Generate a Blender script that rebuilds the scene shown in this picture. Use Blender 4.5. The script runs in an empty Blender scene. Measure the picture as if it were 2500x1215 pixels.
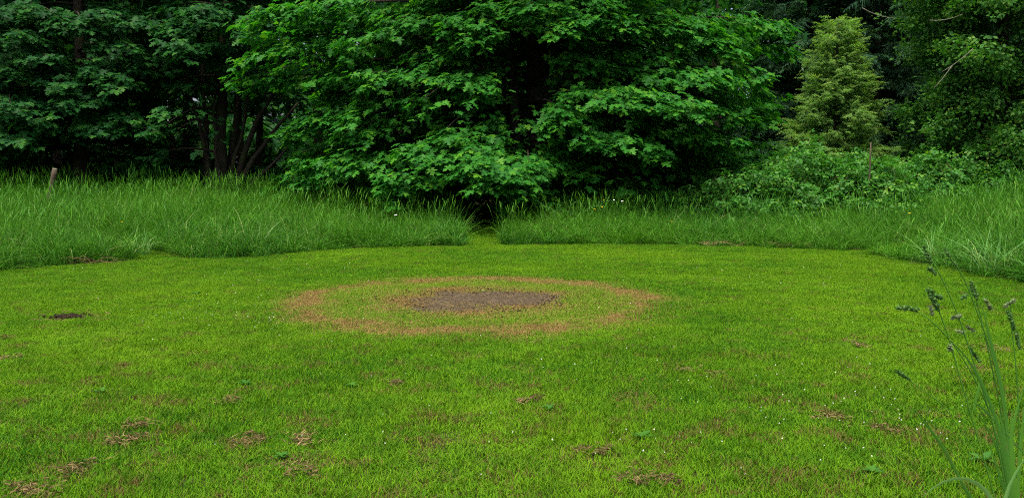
import bpy, math, random
import numpy as np
from mathutils import Matrix, Vector

rng = np.random.default_rng(11)
random.seed(11)
sc = bpy.context.scene
COL = sc.collection

# ------------------------------------------------------------------ camera, sky, sun, exposure
F = 1925.0                      # focal length in pixels of the 2500 px wide photograph
PITCH = math.radians(4.9)
CAM_H = 1.6
cam = bpy.data.cameras.new('camera')
cam.sensor_width = 36.0
cam.lens = 36.0 * F / 2500.0
cam.clip_start = 0.05
cam.clip_end = 3000
cam_o = bpy.data.objects.new('camera', cam)
cam_o.location = (0, 0, CAM_H)
cam_o.rotation_euler = (math.pi / 2 - PITCH, 0, 0)
COL.objects.link(cam_o)
sc.camera = cam_o

SUN_EL, SUN_AZ = math.radians(72), math.radians(205)   # azimuth clockwise from +Y: behind the camera, to its left
world = bpy.data.worlds.new('World')
sc.world = world
world.use_nodes = True
wn = world.node_tree
sky = wn.nodes.new('ShaderNodeTexSky')
sky.sky_type = 'NISHITA'
sky.sun_disc = False
sky.sun_elevation = SUN_EL
sky.sun_rotation = SUN_AZ
sky.dust_density = 8.0
sky.air_density = 0.7
sky.ozone_density = 0.6
wn.links.new(sky.outputs[0], wn.nodes['Background'].inputs[0])
wn.nodes['Background'].inputs[1].default_value = 0.15
sun = bpy.data.lights.new('sun', 'SUN')
sun.energy = 1.1
sun.angle = math.radians(40)
sun.color = (1.0, 0.95, 0.86)
sun_o = bpy.data.objects.new('sun', sun)
sd = Vector((math.sin(SUN_AZ) * math.cos(SUN_EL), math.cos(SUN_AZ) * math.cos(SUN_EL), math.sin(SUN_EL)))
sun_o.rotation_euler = (-sd).to_track_quat('-Z', 'Y').to_euler()
sun_o.location = sd * 60
COL.objects.link(sun_o)
sc.view_settings.view_transform = 'Standard'
sc.view_settings.look = 'None'
sc.view_settings.gamma = 1.0
sc.view_settings.exposure = 1.45
sc.cycles.max_bounces = 8
sc.cycles.diffuse_bounces = 4
sc.cycles.glossy_bounces = 2
sc.cycles.transmission_bounces = 6
sc.cycles.use_denoising = False
sc.cycles.pixel_filter_type = 'BLACKMAN_HARRIS'
sc.cycles.filter_width = 1.1
sc.cycles.use_adaptive_sampling = True
sc.cycles.adaptive_threshold = 0.015
sc.cycles.sample_clamp_indirect = 4.0

# ------------------------------------------------------------------ helpers
def ray(px, py):
    a = (px - 1250) / F
    b = -(py - 607.5) / F
    return np.array([a, math.cos(PITCH) + b * math.sin(PITCH), -math.sin(PITCH) + b * math.cos(PITCH)])
def at(px, py, y):                      # the point on that pixel's ray at depth y
    d = ray(px, py)
    return d * (y / d[1]) + np.array([0, 0, CAM_H])
def on_flat(px, py, z=0.0):
    d = ray(px, py)
    return d * ((z - CAM_H) / d[2]) + np.array([0, 0, CAM_H])
def smooth(x, a, b):
    t = np.clip((np.asarray(x, float) - a) / (b - a), 0, 1)
    return t * t * (3 - 2 * t)
def norm(v):
    return v / np.maximum(np.linalg.norm(v, axis=-1, keepdims=True), 1e-9)
_ph = np.random.default_rng(5).uniform(0, 6.28, (8, 2))
def wob(x, y, s=1.0):                   # cheap smooth noise, about -1..1
    x = np.asarray(x, float) * s; y = np.asarray(y, float) * s
    o = 0
    for i, (k, a) in enumerate(((1, 1), (1.7, .8), (2.9, .5), (4.7, .35))):
        ang = 0.7 + i * 1.3
        o = o + a * np.sin(k * (x * math.cos(ang) + y * math.sin(ang)) + _ph[i, 0]) * np.cos(k * (y * math.cos(ang) - x * math.sin(ang)) + _ph[i, 1])
    return o / 1.6

# the mown lawn's outline, from its edge in the photograph (flat ground)
LC = np.array([-0.5, 9.5])
_edge = [on_flat(px, py)[:2] for px, py in ((0, 665), (180, 650), (420, 637), (640, 630), (850, 610), (1150, 603), (1400, 600),
         (1600, 600), (1900, 608), (2040, 614), (2100, 620), (2200, 640), (2350, 670), (2500, 700))]
_edge += [np.array(p) for p in ((7.6, 9.5), (6.5, 6.5), (4.3, 3.1), (0.5, 0.95), (-4, 1.0), (-8.0, 5.0), (-9.3, 9.5))]
_ea = np.array([math.atan2(p[1] - LC[1], p[0] - LC[0]) for p in _edge])
_er = np.array([np.hypot(*(p - LC)) for p in _edge])
_o = np.argsort(_ea); _ea = _ea[_o]; _er = _er[_o]
def beyond(x, y):                       # metres outside the lawn edge (negative inside)
    a = np.arctan2(np.asarray(y) - LC[1], np.asarray(x) - LC[0])
    R = np.interp(a, _ea, _er, period=2 * math.pi)
    return np.hypot(np.asarray(x) - LC[0], np.asarray(y) - LC[1]) - R
def gz(x, y):
    x = np.asarray(x, float); y = np.asarray(y, float)
    d = beyond(x, y)
    z = 0.045 * np.clip(d - 0.8, 0, 15) * smooth(y, 11, 17)
    z = z + 0.085 * np.clip(x - 8.5, 0, 9) * smooth(y, 13, 21)
    z = z + 0.012 * wob(x, y, 0.7) * smooth(np.hypot(x, y), 2, 5)
    return z
PATHS = []                              # mown paths that leave the lawn: start, end, half width
def path_dist(x, y):
    best = np.full(np.shape(x), 99.0)
    for a, b, w in PATHS:
        ab = b - a
        t = np.clip(((x - a[0]) * ab[0] + (y - a[1]) * ab[1]) / (ab @ ab), 0, 1)
        best = np.minimum(best, np.hypot(x - a[0] - t * ab[0], y - a[1] - t * ab[1]) - w)
    return best
pa = on_flat(1186, 603)[:2]
PATHS.append((pa + np.array([0, -1.0]), np.array([-1.35, 31.0]), 0.30))
pl = on_flat(455, 634)[:2]
PATHS.append((pl + np.array([0.5, -0.6]), pl + np.array([-4.2, 3.0]), 0.33))
pr = on_flat(2075, 616)[:2]
PATHS.append((pr + np.array([-0.5, -0.5]), pr + np.array([4.5, 1.6]), 0.33))
RING_C = np.array([-0.52, 10.6]); RING_R = 2.9

# ---- materials
def nmat(name):
    m = bpy.data.materials.new(name)
    m.use_nodes = True
    nt = m.node_tree
    nt.nodes.clear()
    out = nt.nodes.new('ShaderNodeOutputMaterial')
    return m, nt, out
def N(nt, t, **kw):
    n = nt.nodes.new(t)
    for k, v in kw.items():
        setattr(n, k, v)
    return n
def L(nt, a, b):
    nt.links.new(a, b)
def mixc(nt, fac, a, b, blend='MIX'):
    n = N(nt, 'ShaderNodeMix', data_type='RGBA', blend_type=blend)
    for s, v in ((0, fac), (6, a), (7, b)):
        if isinstance(v, (int, float)):
            n.inputs[s].default_value = v
        elif isinstance(v, tuple):
            n.inputs[s].default_value = (*v, 1)
        else:
            L(nt, v, n.inputs[s])
    return n.outputs[2]
def math_n(nt, op, a, b=0.0, c=None):
    n = N(nt, 'ShaderNodeMath', operation=op)
    for s, v in enumerate((a, b) if c is None else (a, b, c)):
        if isinstance(v, (int, float)):
            n.inputs[s].default_value = v
        else:
            L(nt, v, n.inputs[s])
    return n.outputs[0]
def noise(nt, vec, scale, detail=2.0, rough=0.5):
    n = N(nt, 'ShaderNodeTexNoise')
    n.inputs['Scale'].default_value = scale
    n.inputs['Detail'].default_value = detail
    n.inputs['Roughness'].default_value = rough
    L(nt, vec, n.inputs['Vector'])
    return n.outputs['Fac']
def ramp(nt, v, stops, interp='LINEAR'):
    n = N(nt, 'ShaderNodeValToRGB')
    n.color_ramp.interpolation = interp
    e = n.color_ramp.elements
    while len(e) < len(stops):
        e.new(0.5)
    for k, (p, c) in enumerate(stops):
        e[k].position = p
        e[k].color = (*c, 1) if isinstance(c, tuple) else (c, c, c, 1)
    L(nt, v, n.inputs[0])
    return n.outputs[0]
def leafy(nt, out, color, trans, tcol_mul=(1.3, 1.5, 0.5), rough=0.5, spec=0.35):
    p = N(nt, 'ShaderNodeBsdfPrincipled')
    L(nt, color, p.inputs['Base Color'])
    p.inputs['Roughness'].default_value = rough
    p.inputs['Specular IOR Level'].default_value = spec
    t = N(nt, 'ShaderNodeBsdfTranslucent')
    L(nt, mixc(nt, 1.0, color, tcol_mul, 'MULTIPLY'), t.inputs[0])
    mx = N(nt, 'ShaderNodeMixShader')
    mx.inputs[0].default_value = trans
    L(nt, p.outputs[0], mx.inputs[1])
    L(nt, t.outputs[0], mx.inputs[2])
    L(nt, mx.outputs[0], out.inputs[0])
def leaf_material(name, c0, c1, c2, trans=0.3, rough=0.5, spec=0.10):
    m, nt, out = nmat(name)
    oi = N(nt, 'ShaderNodeObjectInfo')
    at_ = N(nt, 'ShaderNodeAttribute', attribute_name='rnd')
    geo = N(nt, 'ShaderNodeNewGeometry')
    r = math_n(nt, 'FRACT', math_n(nt, 'ADD', oi.outputs['Random'], at_.outputs['Fac']))
    base = ramp(nt, r, ((0.0, c0), (0.55, c1), (0.9, c2), (1.0, (c2[0] * 1.7, c2[1] * 1.15, c2[2]))))
    big = noise(nt, geo.outputs['Position'], 0.55, 2)
    col = mixc(nt, math_n(nt, 'MULTIPLY', big, 0.6), base, (c0[0] * .85, c0[1] * .9, c0[2] * 1.1))
    leafy(nt, out, col, trans, rough=rough, spec=spec)
    return m
M = {}
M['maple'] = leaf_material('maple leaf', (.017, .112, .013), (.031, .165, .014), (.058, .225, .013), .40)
M['maple_shaded'] = leaf_material('woodland maple leaf', (.009, .058, .013), (.015, .088, .014), (.028, .132, .013), .40)  # canopy shade on the left maples, painted in as a darker leaf colour
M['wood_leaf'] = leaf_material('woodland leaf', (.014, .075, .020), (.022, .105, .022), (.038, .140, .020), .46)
M['alder'] = leaf_material('alder leaf', (.028, .110, .018), (.046, .150, .022), (.085, .215, .030), .38, .5)
M['bramble'] = leaf_material('bramble leaf', (.028, .122, .017), (.046, .172, .019), (.082, .232, .024), .36, .45, .14)
M['cedar'] = leaf_material('young cedar foliage', (.100, .215, .048), (.150, .285, .062), (.210, .350, .085), .48, .7, .05)
M['fir'] = leaf_material('fir needles', (.016, .058, .026), (.026, .080, .030), (.040, .105, .034), .25, .7, .1)
M['fern'] = leaf_material('fern frond', (.045, .130, .025), (.055, .160, .028), (.075, .190, .03), .25)
M['weed'] = leaf_material('broad weed leaf', (.030, .110, .012), (.038, .130, .012), (.05, .15, .012), .3, .6, .1)

def bark_material(name, a, b, moss=0.3):
    m, nt, out = nmat(name)
    tc = N(nt, 'ShaderNodeTexCoord')
    mp = N(nt, 'ShaderNodeMapping')
    mp.inputs['Scale'].default_value = (9, 9, 1.6)
    L(nt, tc.outputs['Object'], mp.inputs[0])
    n1 = noise(nt, mp.outputs[0], 2.2, 5, .6)
    n2 = noise(nt, tc.outputs['Object'], 1.3, 3)
    col = mixc(nt, n1, a, b)
    col = mixc(nt, ramp(nt, n2, ((.5, 0.0), (.7, moss))), col, (.035, .055, .012))
    p = N(nt, 'ShaderNodeBsdfPrincipled')
    L(nt, col, p.inputs['Base Color'])
    p.inputs['Roughness'].default_value = .9
    p.inputs['Specular IOR Level'].default_value = .1
    bp = N(nt, 'ShaderNodeBump')
    bp.inputs['Strength'].default_value = .9
    bp.inputs['Distance'].default_value = .05
    L(nt, n1, bp.inputs['Height'])
    L(nt, bp.outputs[0], p.inputs['Normal'])
    L(nt, p.outputs[0], out.inputs[0])
    return m
M['bark'] = bark_material('mossy bark', (.012, .010, .008), (.045, .037, .028), .6)
M['pale_bark'] = bark_material('lichened grey bark', (.07, .07, .05), (.17, .17, .12), .4)
M['cane'] = bark_material('bramble cane', (.06, .045, .025), (.10, .09, .04), .5)
M['post_wood'] = bark_material('weathered post wood', (.035, .027, .019), (.11, .085, .062), .15)

def grass_material(name, ca, cb, cc, straw, ring=False, tall=False):
    m, nt, out = nmat(name)
    geo = N(nt, 'ShaderNodeNewGeometry')
    pos = geo.outputs['Position']
    at_ = N(nt, 'ShaderNodeAttribute', attribute_name='rnd')
    r = at_.outputs['Fac']
    oi = N(nt, 'ShaderNodeObjectInfo')
    big = noise(nt, pos, 0.33 if not tall else 0.28, 3, .55)
    mid = noise(nt, pos, 3.6, 4, .65)
    g = ramp(nt, math_n(nt, 'FRACT', math_n(nt, 'ADD', r, oi.outputs['Random'])), ((0, ca), (.5, cb), (1, cc)))
    g = mixc(nt, ramp(nt, big, ((.38, 0.0), (.66, .75))), g, cc)
    g = mixc(nt, ramp(nt, mid, ((.40, 0.0), (.75, .55))), g, ca)
    if ring:
        sep = N(nt, 'ShaderNodeSeparateXYZ')
        L(nt, pos, sep.inputs[0])
        dx = math_n(nt, 'SUBTRACT', sep.outputs[0], float(RING_C[0]))
        dy = math_n(nt, 'SUBTRACT', sep.outputs[1], float(RING_C[1]))
        d = math_n(nt, 'SQRT', math_n(nt, 'ADD', math_n(nt, 'MULTIPLY', dx, dx), math_n(nt, 'MULTIPLY', dy, dy)))
        nz = noise(nt, pos, 1.1, 3)
        nf = noise(nt, pos, 7.0, 2)
        d = math_n(nt, 'ADD', d, math_n(nt, 'MULTIPLY_ADD', nz, 1.3, -.65))
        d = math_n(nt, 'ADD', d, math_n(nt, 'MULTIPLY_ADD', nf, .5, -.25))
        d = math_n(nt, 'DIVIDE', d, 3.4)
        dry = ramp(nt, d, ((0.0, .95), (.30, .90), (.38, .42), (.50, .14), (.60, .34), (.67, .92), (.73, .80), (.80, .34), (.96, .05)))
        brk = ramp(nt, noise(nt, pos, 1.7, 3, .6), ((.34, .72), (.56, 1.15)))
        dry = math_n(nt, 'MULTIPLY', dry, brk)
    else:
        n1 = noise(nt, pos, 2.6 if not tall else 1.3, 5, .68)
        if tall:
            dry = ramp(nt, n1, ((.40, .05), (.60, .10), (.72, .22)))
        else:                                   # thatch and scorched tips, more of it where the mower scalped the near turf
            sep = N(nt, 'ShaderNodeSeparateXYZ')
            L(nt, pos, sep.inputs[0])
            near = ramp(nt, math_n(nt, 'DIVIDE', sep.outputs[1], 12.0), ((.36, .07), (.60, .03), (1.0, .0)))
            n1 = math_n(nt, 'ADD', n1, near)
            n1 = math_n(nt, 'ADD', n1, math_n(nt, 'MULTIPLY_ADD', noise(nt, pos, 9.0, 2), .22, -.11))
            dry = ramp(nt, n1, ((.46, .02), (.57, .11), (.66, .42), (.76, .80)))
    rr = math_n(nt, 'FRACT', math_n(nt, 'MULTIPLY', r, 7.31))
    fac = ramp(nt, math_n(nt, 'SUBTRACT', dry, rr), ((0.0, 0.0), (.10, 1.0)))
    s2 = mixc(nt, math_n(nt, 'FRACT', math_n(nt, 'MULTIPLY', r, 3.77)), straw, (straw[0] * .55, straw[1] * .52, straw[2] * .5))
    col = mixc(nt, fac, g, s2)
    leafy(nt, out, col, .24, (1.2, 1.35, .6), .55 if not tall else .45, .04 if not tall else .08)
    return m
M['lawn'] = grass_material('mown grass blades', (.011, .066, .004), (.050, .155, .004), (.118, .240, .006), (.120, .098, .030))
M['ring'] = grass_material('half dead grass blades', (.048, .135, .006), (.082, .172, .008), (.125, .210, .012), (.235, .165, .058), ring=True)
M['tall'] = grass_material('tall grass blades', (.014, .074, .008), (.029, .124, .008), (.068, .202, .010), (.24, .31, .10), tall=True)
M['orchard'] = grass_material('orchard grass blades', (.045, .150, .022), (.055, .175, .022), (.07, .19, .02), (.08, .17, .03))

def soil_material(name, a, b, c, scale=9.0, bump=.6):
    m, nt, out = nmat(name)
    geo = N(nt, 'ShaderNodeNewGeometry')
    n1 = noise(nt, geo.outputs['Position'], scale, 6, .65)
    n2 = noise(nt, geo.outputs['Position'], scale * .18, 3)
    col = mixc(nt, ramp(nt, n1, ((.35, 0.0), (.68, 1.0))), a, b)
    col = mixc(nt, ramp(nt, n2, ((.45, 0.0), (.65, .8))), col, c)
    p = N(nt, 'ShaderNodeBsdfPrincipled')
    L(nt, col, p.inputs['Base Color'])
    p.inputs['Roughness'].default_value = .95
    p.inputs['Specular IOR Level'].default_value = .05
    bp = N(nt, 'ShaderNodeBump')
    bp.inputs['Strength'].default_value = bump
    bp.inputs['Distance'].default_value = .03
    L(nt, n1, bp.inputs['Height'])
    L(nt, bp.outputs[0], p.inputs['Normal'])
    L(nt, p.outputs[0], out.inputs[0])
    return m
M['ground'] = soil_material('turf soil', (.022, .026, .008), (.042, .044, .014), (.030, .026, .012), 14)
M['dirt'] = soil_material('bare scorched earth', (.026, .020, .012), (.090, .070, .043), (.048, .037, .022), 22)
M['dark_soil'] = soil_material('dark loose soil', (.012, .009, .006), (.034, .024, .015), (.02, .014, .009), 30)
def plain(name, c, rough=.7, var=.3):
    m, nt, out = nmat(name)
    at_ = N(nt, 'ShaderNodeAttribute', attribute_name='rnd')
    p = N(nt, 'ShaderNodeBsdfPrincipled')
    L(nt, mixc(nt, at_.outputs['Fac'], tuple(v * (1 - var) for v in c), tuple(min(1, v * (1 + var)) for v in c)), p.inputs['Base Color'])
    p.inputs['Roughness'].default_value = rough
    p.inputs['Specular IOR Level'].default_value = .05
    L(nt, p.outputs[0], out.inputs[0])
    return m
M['straw'] = plain('dry brown clippings', (.105, .078, .034), .9, .6)
M['straw_pale'] = plain('pale dead grass', (.15, .112, .05), .9, .5)
M['white_petal'] = plain('white petals', (.75, .75, .70), .6, .1)
M['yellow_petal'] = plain('yellow petals', (.75, .50, .02), .5, .1)
M['seed'] = leaf_material('orchard grass seed head', (.055, .140, .028), (.080, .180, .040), (.095, .190, .055), .3, .8, .03)
M['seed_pale'] = leaf_material('ripe pale seed head', (.115, .170, .065), (.145, .200, .085), (.150, .215, .105), .3, .8, .03)

# ---- meshes
def mesh_from(name, v, f, mat=None, rnd=None, smooth_=False):
    me = bpy.data.meshes.new(name)
    v = np.asarray(v, float)
    if isinstance(f, np.ndarray) and f.ndim == 2:
        k = f.shape[1]
        me.vertices.add(len(v)); me.vertices.foreach_set('co', v.ravel().astype(np.float32))
        me.loops.add(f.size); me.loops.foreach_set('vertex_index', f.ravel().astype(np.int32))
        me.polygons.add(len(f)); me.polygons.foreach_set('loop_start', np.arange(0, f.size, k, dtype=np.int32))
        me.update(calc_edges=True)
    else:
        me.from_pydata([tuple(x) for x in v], [], [tuple(int(i) for i in x) for x in f])
        me.update()
    if rnd is not None:
        a = me.attributes.new('rnd', 'FLOAT', 'POINT')
        a.data.foreach_set('value', np.asarray(rnd, np.float32))
    if smooth_:
        me.polygons.foreach_set('use_smooth', np.ones(len(me.polygons), bool))
    if mat:
        me.materials.append(mat)
    return me
def ribbons(paths, widths, side):
    """N curved strips: paths (N,S,3), widths (N,S), side (N,3) -> verts, quads, per-vertex strip number"""
    n, s, _ = paths.shape
    off = side[:, None, :] * widths[:, :, None] * .5
    v = np.stack([paths - off, paths + off], 2).reshape(-1, 3)
    i = np.arange(n)[:, None] * s * 2 + np.arange(s - 1)[None] * 2
    f = np.stack([i, i + 1, i + 3, i + 2], -1).reshape(-1, 4)
    return v, f, np.repeat(np.arange(n), s * 2)
def tube(path, rad, k=8, rough=0.0, seed=0):
    path = np.asarray(path, float); rad = np.asarray(rad, float)
    t = norm(np.gradient(path, axis=0))
    ref = np.array([0, 0, 1.0]) if abs(t[0][2]) < .8 else np.array([1.0, 0, 0])
    a = norm(np.cross(t, ref)); b = np.cross(t, a)
    th = np.linspace(0, 2 * math.pi, k, endpoint=False)
    rr = rad[:, None] * (1 + rough * np.random.default_rng(seed).uniform(-1, 1, (len(path), k)))
    v = path[:, None] + rr[..., None] * (np.cos(th)[None, :, None] * a[:, None] + np.sin(th)[None, :, None] * b[:, None])
    s = len(path)
    f = []
    for i in range(s - 1):
        for j in range(k):
            f.append((i * k + j, i * k + (j + 1) % k, (i + 1) * k + (j + 1) % k, (i + 1) * k + j))
    v = np.concatenate([v.reshape(-1, 3), path[:1], path[-1:]])
    c0 = s * k
    for j in range(k):
        f.append((c0, (j + 1) % k, j)); f.append((c0 + 1, (s - 1) * k + j, (s - 1) * k + (j + 1) % k))
    return v, f
def join(parts):
    vs, fs, o = [], [], 0
    for v, f in parts:
        vs.append(np.asarray(v)); fs += [tuple(i + o for i in x) for x in f]; o += len(v)
    return np.concatenate(vs), fs
def add(name, me, parent=None, label=None, cat=None, group=None, kind=None, loc=None):
    o = bpy.data.objects.new(name, me)
    COL.objects.link(o)
    if loc is not None:
        o.location = loc
    if parent:
        o.parent = parent
    for k, v in (('label', label), ('category', cat), ('group', group), ('kind', kind)):
        if v:
            o[k] = v
    return o
def thing(name, label, cat, loc, group=None):
    return add(name, None, None, label, cat, group, None, tuple(float(v) for v in loc))

def frames(d, n):
    """rotation matrices whose Y is d and Z is close to n"""
    y = norm(d)
    x = norm(np.cross(y, n))
    z = np.cross(x, y)
    return np.stack([x, y, z], -1)
def eulers(R):
    sy = -R[:, 2, 0]
    b = np.arcsin(np.clip(sy, -1, 1))
    a = np.arctan2(R[:, 2, 1], R[:, 2, 2])
    c = np.arctan2(R[:, 1, 0], R[:, 0, 0])
    return np.stack([a, b, c], -1)
def proto(name, meshes):
    c = bpy.data.collections.new(name)
    for i, me in enumerate(meshes):
        c.objects.link(bpy.data.objects.new('%s %02d' % (name, i), me))
    return c
def scatter(name, coll, pos, rot, scl, idx, parent=None, label=None, cat=None, kind='stuff'):
    """ONE object whose faces are copies of the meshes in coll (geometry nodes)"""
    me = bpy.data.meshes.new(name)
    n = len(pos)
    me.vertices.add(n)
    org = np.array(parent.location) if parent else np.zeros(3)
    me.vertices.foreach_set('co', (np.asarray(pos) - org).astype(np.float32).ravel())
    a = me.attributes.new('rot', 'FLOAT_VECTOR', 'POINT'); a.data.foreach_set('vector', np.asarray(rot, np.float32).ravel())
    s = np.asarray(scl, np.float32)
    if s.ndim == 1:
        s = np.repeat(s[:, None], 3, 1)
    a = me.attributes.new('scl', 'FLOAT_VECTOR', 'POINT'); a.data.foreach_set('vector', s.ravel())
    a = me.attributes.new('idx', 'INT', 'POINT'); a.data.foreach_set('value', np.asarray(idx, np.int32))
    o = add(name, me, parent, label, cat, None, kind)
    g = bpy.data.node_groups.new(name, 'GeometryNodeTree')
    g.interface.new_socket('Geometry', in_out='INPUT', socket_type='NodeSocketGeometry')
    g.interface.new_socket('Geometry', in_out='OUTPUT', socket_type='NodeSocketGeometry')
    gi = g.nodes.new('NodeGroupInput'); go = g.nodes.new('NodeGroupOutput')
    ip = g.nodes.new('GeometryNodeInstanceOnPoints')
    ci = g.nodes.new('GeometryNodeCollectionInfo')
    ci.inputs['Collection'].default_value = coll
    ci.inputs['Separate Children'].default_value = True
    ci.inputs['Reset Children'].default_value = True
    def attr(nm, t):
        n_ = g.nodes.new('GeometryNodeInputNamedAttribute')
        n_.data_type = t
        n_.inputs['Name'].default_value = nm
        return n_.outputs['Attribute']
    er = g.nodes.new('FunctionNodeEulerToRotation')
    g.links.new(attr('rot', 'FLOAT_VECTOR'), er.inputs[0])
    g.links.new(gi.outputs[0], ip.inputs['Points'])
    g.links.new(ci.outputs[0], ip.inputs['Instance'])
    ip.inputs['Pick Instance'].default_value = True
    g.links.new(attr('idx', 'INT'), ip.inputs['Instance Index'])
    g.links.new(er.outputs[0], ip.inputs['Rotation'])
    g.links.new(attr('scl', 'FLOAT_VECTOR'), ip.inputs['Scale'])
    g.links.new(ip.outputs[0], go.inputs[0])
    md = o.modifiers.new('scatter', 'NODES')
    md.node_group = g
    return o

# ------------------------------------------------------------------ the ground
def axis(stops):
    out = []
    for a, b, st in stops:
        out += list(np.arange(a, b, st))
    return np.array(out + [stops[-1][1]])
gx = axis(((-400, -60, 40), (-60, -24, 3), (-24, 24, .4), (24, 60, 3), (60, 400, 40)))
gy = axis(((-300, -10, 29), (-10, 2, 1.5), (2, 34, .4), (34, 70, 2), (70, 430, 40)))
X, Y = np.meshgrid(gx, gy)
Z = gz(X, Y)
v = np.stack([X, Y, Z], -1).reshape(-1, 3)
nx, ny = len(gx), len(gy)
i = (np.arange(ny - 1)[:, None] * nx + np.arange(nx - 1)[None]).ravel()
me = mesh_from('ground', v, np.stack([i, i + 1, i + nx + 1, i + nx], -1), M['ground'], None, True)
add('ground', me, kind='structure')

# scorched bare earth in the middle of the ring
def dirt_sheet(name, cx, cy, rx, ry, mat, amp, n=46, seed=0, lift=.006):
    r_ = np.random.default_rng(seed)
    th = np.linspace(0, 2 * math.pi, n, endpoint=False)
    rad = 1 + .16 * np.sin(2 * th + r_.uniform(0, 6)) + .13 * np.sin(3 * th + r_.uniform(0, 6)) + .08 * np.sin(7 * th + r_.uniform(0, 6)) + r_.uniform(-.06, .06, n)
    vs = [(cx, cy, gz(cx, cy) + lift + amp)]
    rings = 14
    for k in range(1, rings + 1):
        q = k / rings
        x = cx + rx * rad * q * np.cos(th); y = cy + ry * rad * q * np.sin(th)
        z = gz(x, y) + lift + amp * (1 - q ** 2) * (.6 + .7 * r_.uniform(-1, 1, n)) + (-.012 if k == rings else 0)
        vs += list(zip(x, y, z))
    fs = []
    for j in range(n):
        fs.append((0, 1 + j, 1 + (j + 1) % n))
        for k in range(rings - 1):
            a = 1 + k * n
            fs.append((a + j, a + n + j, a + n + (j + 1) % n, a + (j + 1) % n))
    return mesh_from(name, vs, fs, mat, None, True)
dc = (on_flat(1175, 735)[0], on_flat(1175, 733)[1] + .05)
add('bare_earth', dirt_sheet('bare_earth', dc[0], dc[1], 1.0, .98, M['dirt'], .022, 60, 3), kind='structure')

# ------------------------------------------------------------------ mown lawn
def blade_patch(seed, n, rad, h0, h1, w0, w1, lean, mat, seg=3, name='grass patch', flat=0.0):
    r_ = np.random.default_rng(seed)
    a = r_.uniform(0, 6.283, n); q = rad * np.sqrt(r_.uniform(0, 1, n))
    base = np.stack([q * np.cos(a), q * np.sin(a), np.full(n, -.006)], -1)
    h = r_.uniform(h0, h1, n)
    az = r_.uniform(0, 6.283, n)
    d = np.stack([np.cos(az), np.sin(az), 0 * az], -1)
    ln = lean * r_.uniform(.15, 1, n)
    s = np.linspace(0, 1, seg)
    up = np.array([0, 0, 1.0])
    path = base[:, None] + d[:, None] * (h * ln)[:, None, None] * (s ** 1.7)[None, :, None] + up * (h * (1 - flat * r_.uniform(0, 1, n)))[:, None, None] * (s - .3 * s ** 2 * 1.0)[None, :, None] * 1.25
    taper = np.clip(1.05 - s ** 2.2, .12, 1)
    w = r_.uniform(w0, w1, n)[:, None] * taper[None]
    yaw = az + math.pi / 2 + r_.uniform(-.7, .7, n)
    side = np.stack([np.cos(yaw), np.sin(yaw), 0 * yaw], -1)
    v, f, own = ribbons(path, w, side)
    return mesh_from(name, v, f, mat, r_.uniform(0, 1, n)[own])
lawn_protos = proto('lawn patch', [blade_patch(100 + k, 520, .26, .018, .055, .0034, .0066, 1.25, M['lawn']) for k in range(6)] + [blade_patch(140 + k, 70, .075, .04, .09, .0042, .0075, .9, M['lawn']) for k in range(3)])
ring_protos = proto('ring patch', [blade_patch(120 + k, 420, .22, .018, .042, .0034, .0066, 1.5, M['ring'], flat=.5) for k in range(5)])
def spread(x0, x1, y0, y1, dens):
    st = 1 / math.sqrt(dens)                # a jittered grid leaves no bare gaps
    a, b = np.meshgrid(np.arange(x0, x1, st), np.arange(y0, y1, st))
    a, b = a.ravel(), b.ravel()
    return a + rng.uniform(-.6, .6, len(a)) * st, b + rng.uniform(-.6, .6, len(a)) * st
def in_view(x, y, m=1.4):
    return np.abs(x) < .68 * y + m
x, y = spread(-13, 13, 2.0, 32, 36)
pd = path_dist(x, y)
bd = beyond(x, y) + .10 * wob(x, y, 3.0)
rd = np.hypot(x - RING_C[0], y - RING_C[1])
scrape = on_flat(165, 776)
k = ((bd < .12) | ((pd < .06) & (y < 24.9))) & in_view(x, y) & (np.hypot(x - scrape[0], (y - scrape[1])) > .30 + .10 * wob(x, y, 5)) & (rng.uniform(0, 1, len(x)) < smooth(rd + .10 * wob(x, y, 2.7), RING_R - .6, RING_R + .35))
x, y = x[k], y[k]
n = len(x)
sz = rng.uniform(.8, 1.25, n) * (1 + .3 * np.clip(wob(x, y, 1.1), -1, 1) + .3 * np.clip(wob(x, y + 9, 4.0), -1, 1))
scl = np.stack([np.ones(n), np.ones(n), sz], -1)
idx = rng.integers(0, 6, n)
coarse = rng.uniform(0, 1, n) < .16 * smooth(wob(x + 7, y, 2.3), -.1, .9)     # coarser tufts the mower left standing
idx = np.where(coarse, rng.integers(6, 9, n), idx)
scl[:, 2] *= np.where(coarse, .8, 1)
scatter('lawn_grass', lawn_protos, np.stack([x, y, gz(x, y)], -1), np.stack([0 * x, 0 * x, rng.uniform(0, 6.28, n)], -1), scl, idx,
        label='short mown green grass covering the round lawn', cat='grass')
x, y = spread(RING_C[0] - 3.4, RING_C[0] + 3.4, RING_C[1] - 3.4, RING_C[1] + 3.4, 46)
rd = np.hypot(x - RING_C[0], y - RING_C[1])
dd = np.hypot((x - dc[0]) / 1.0, (y - dc[1]) / .95) + .18 * wob(x, y, 2.5)
k = (rng.uniform(0, 1, len(x)) > smooth(rd + .10 * wob(x, y, 2.7), RING_R - .45, RING_R + .45)) & (rng.uniform(0, 1, len(x)) < smooth(dd, .40, 1.35) + .10)
x, y = x[k], y[k]; n = len(x)
scatter('scorched_grass', ring_protos, np.stack([x, y, gz(x, y)], -1), np.stack([0 * x, 0 * x, rng.uniform(0, 6.28, n)], -1), rng.uniform(.7, 1.2, n), rng.integers(0, 5, n),
        label='tan and yellow half dead grass ringing the bare earth', cat='grass')

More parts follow.
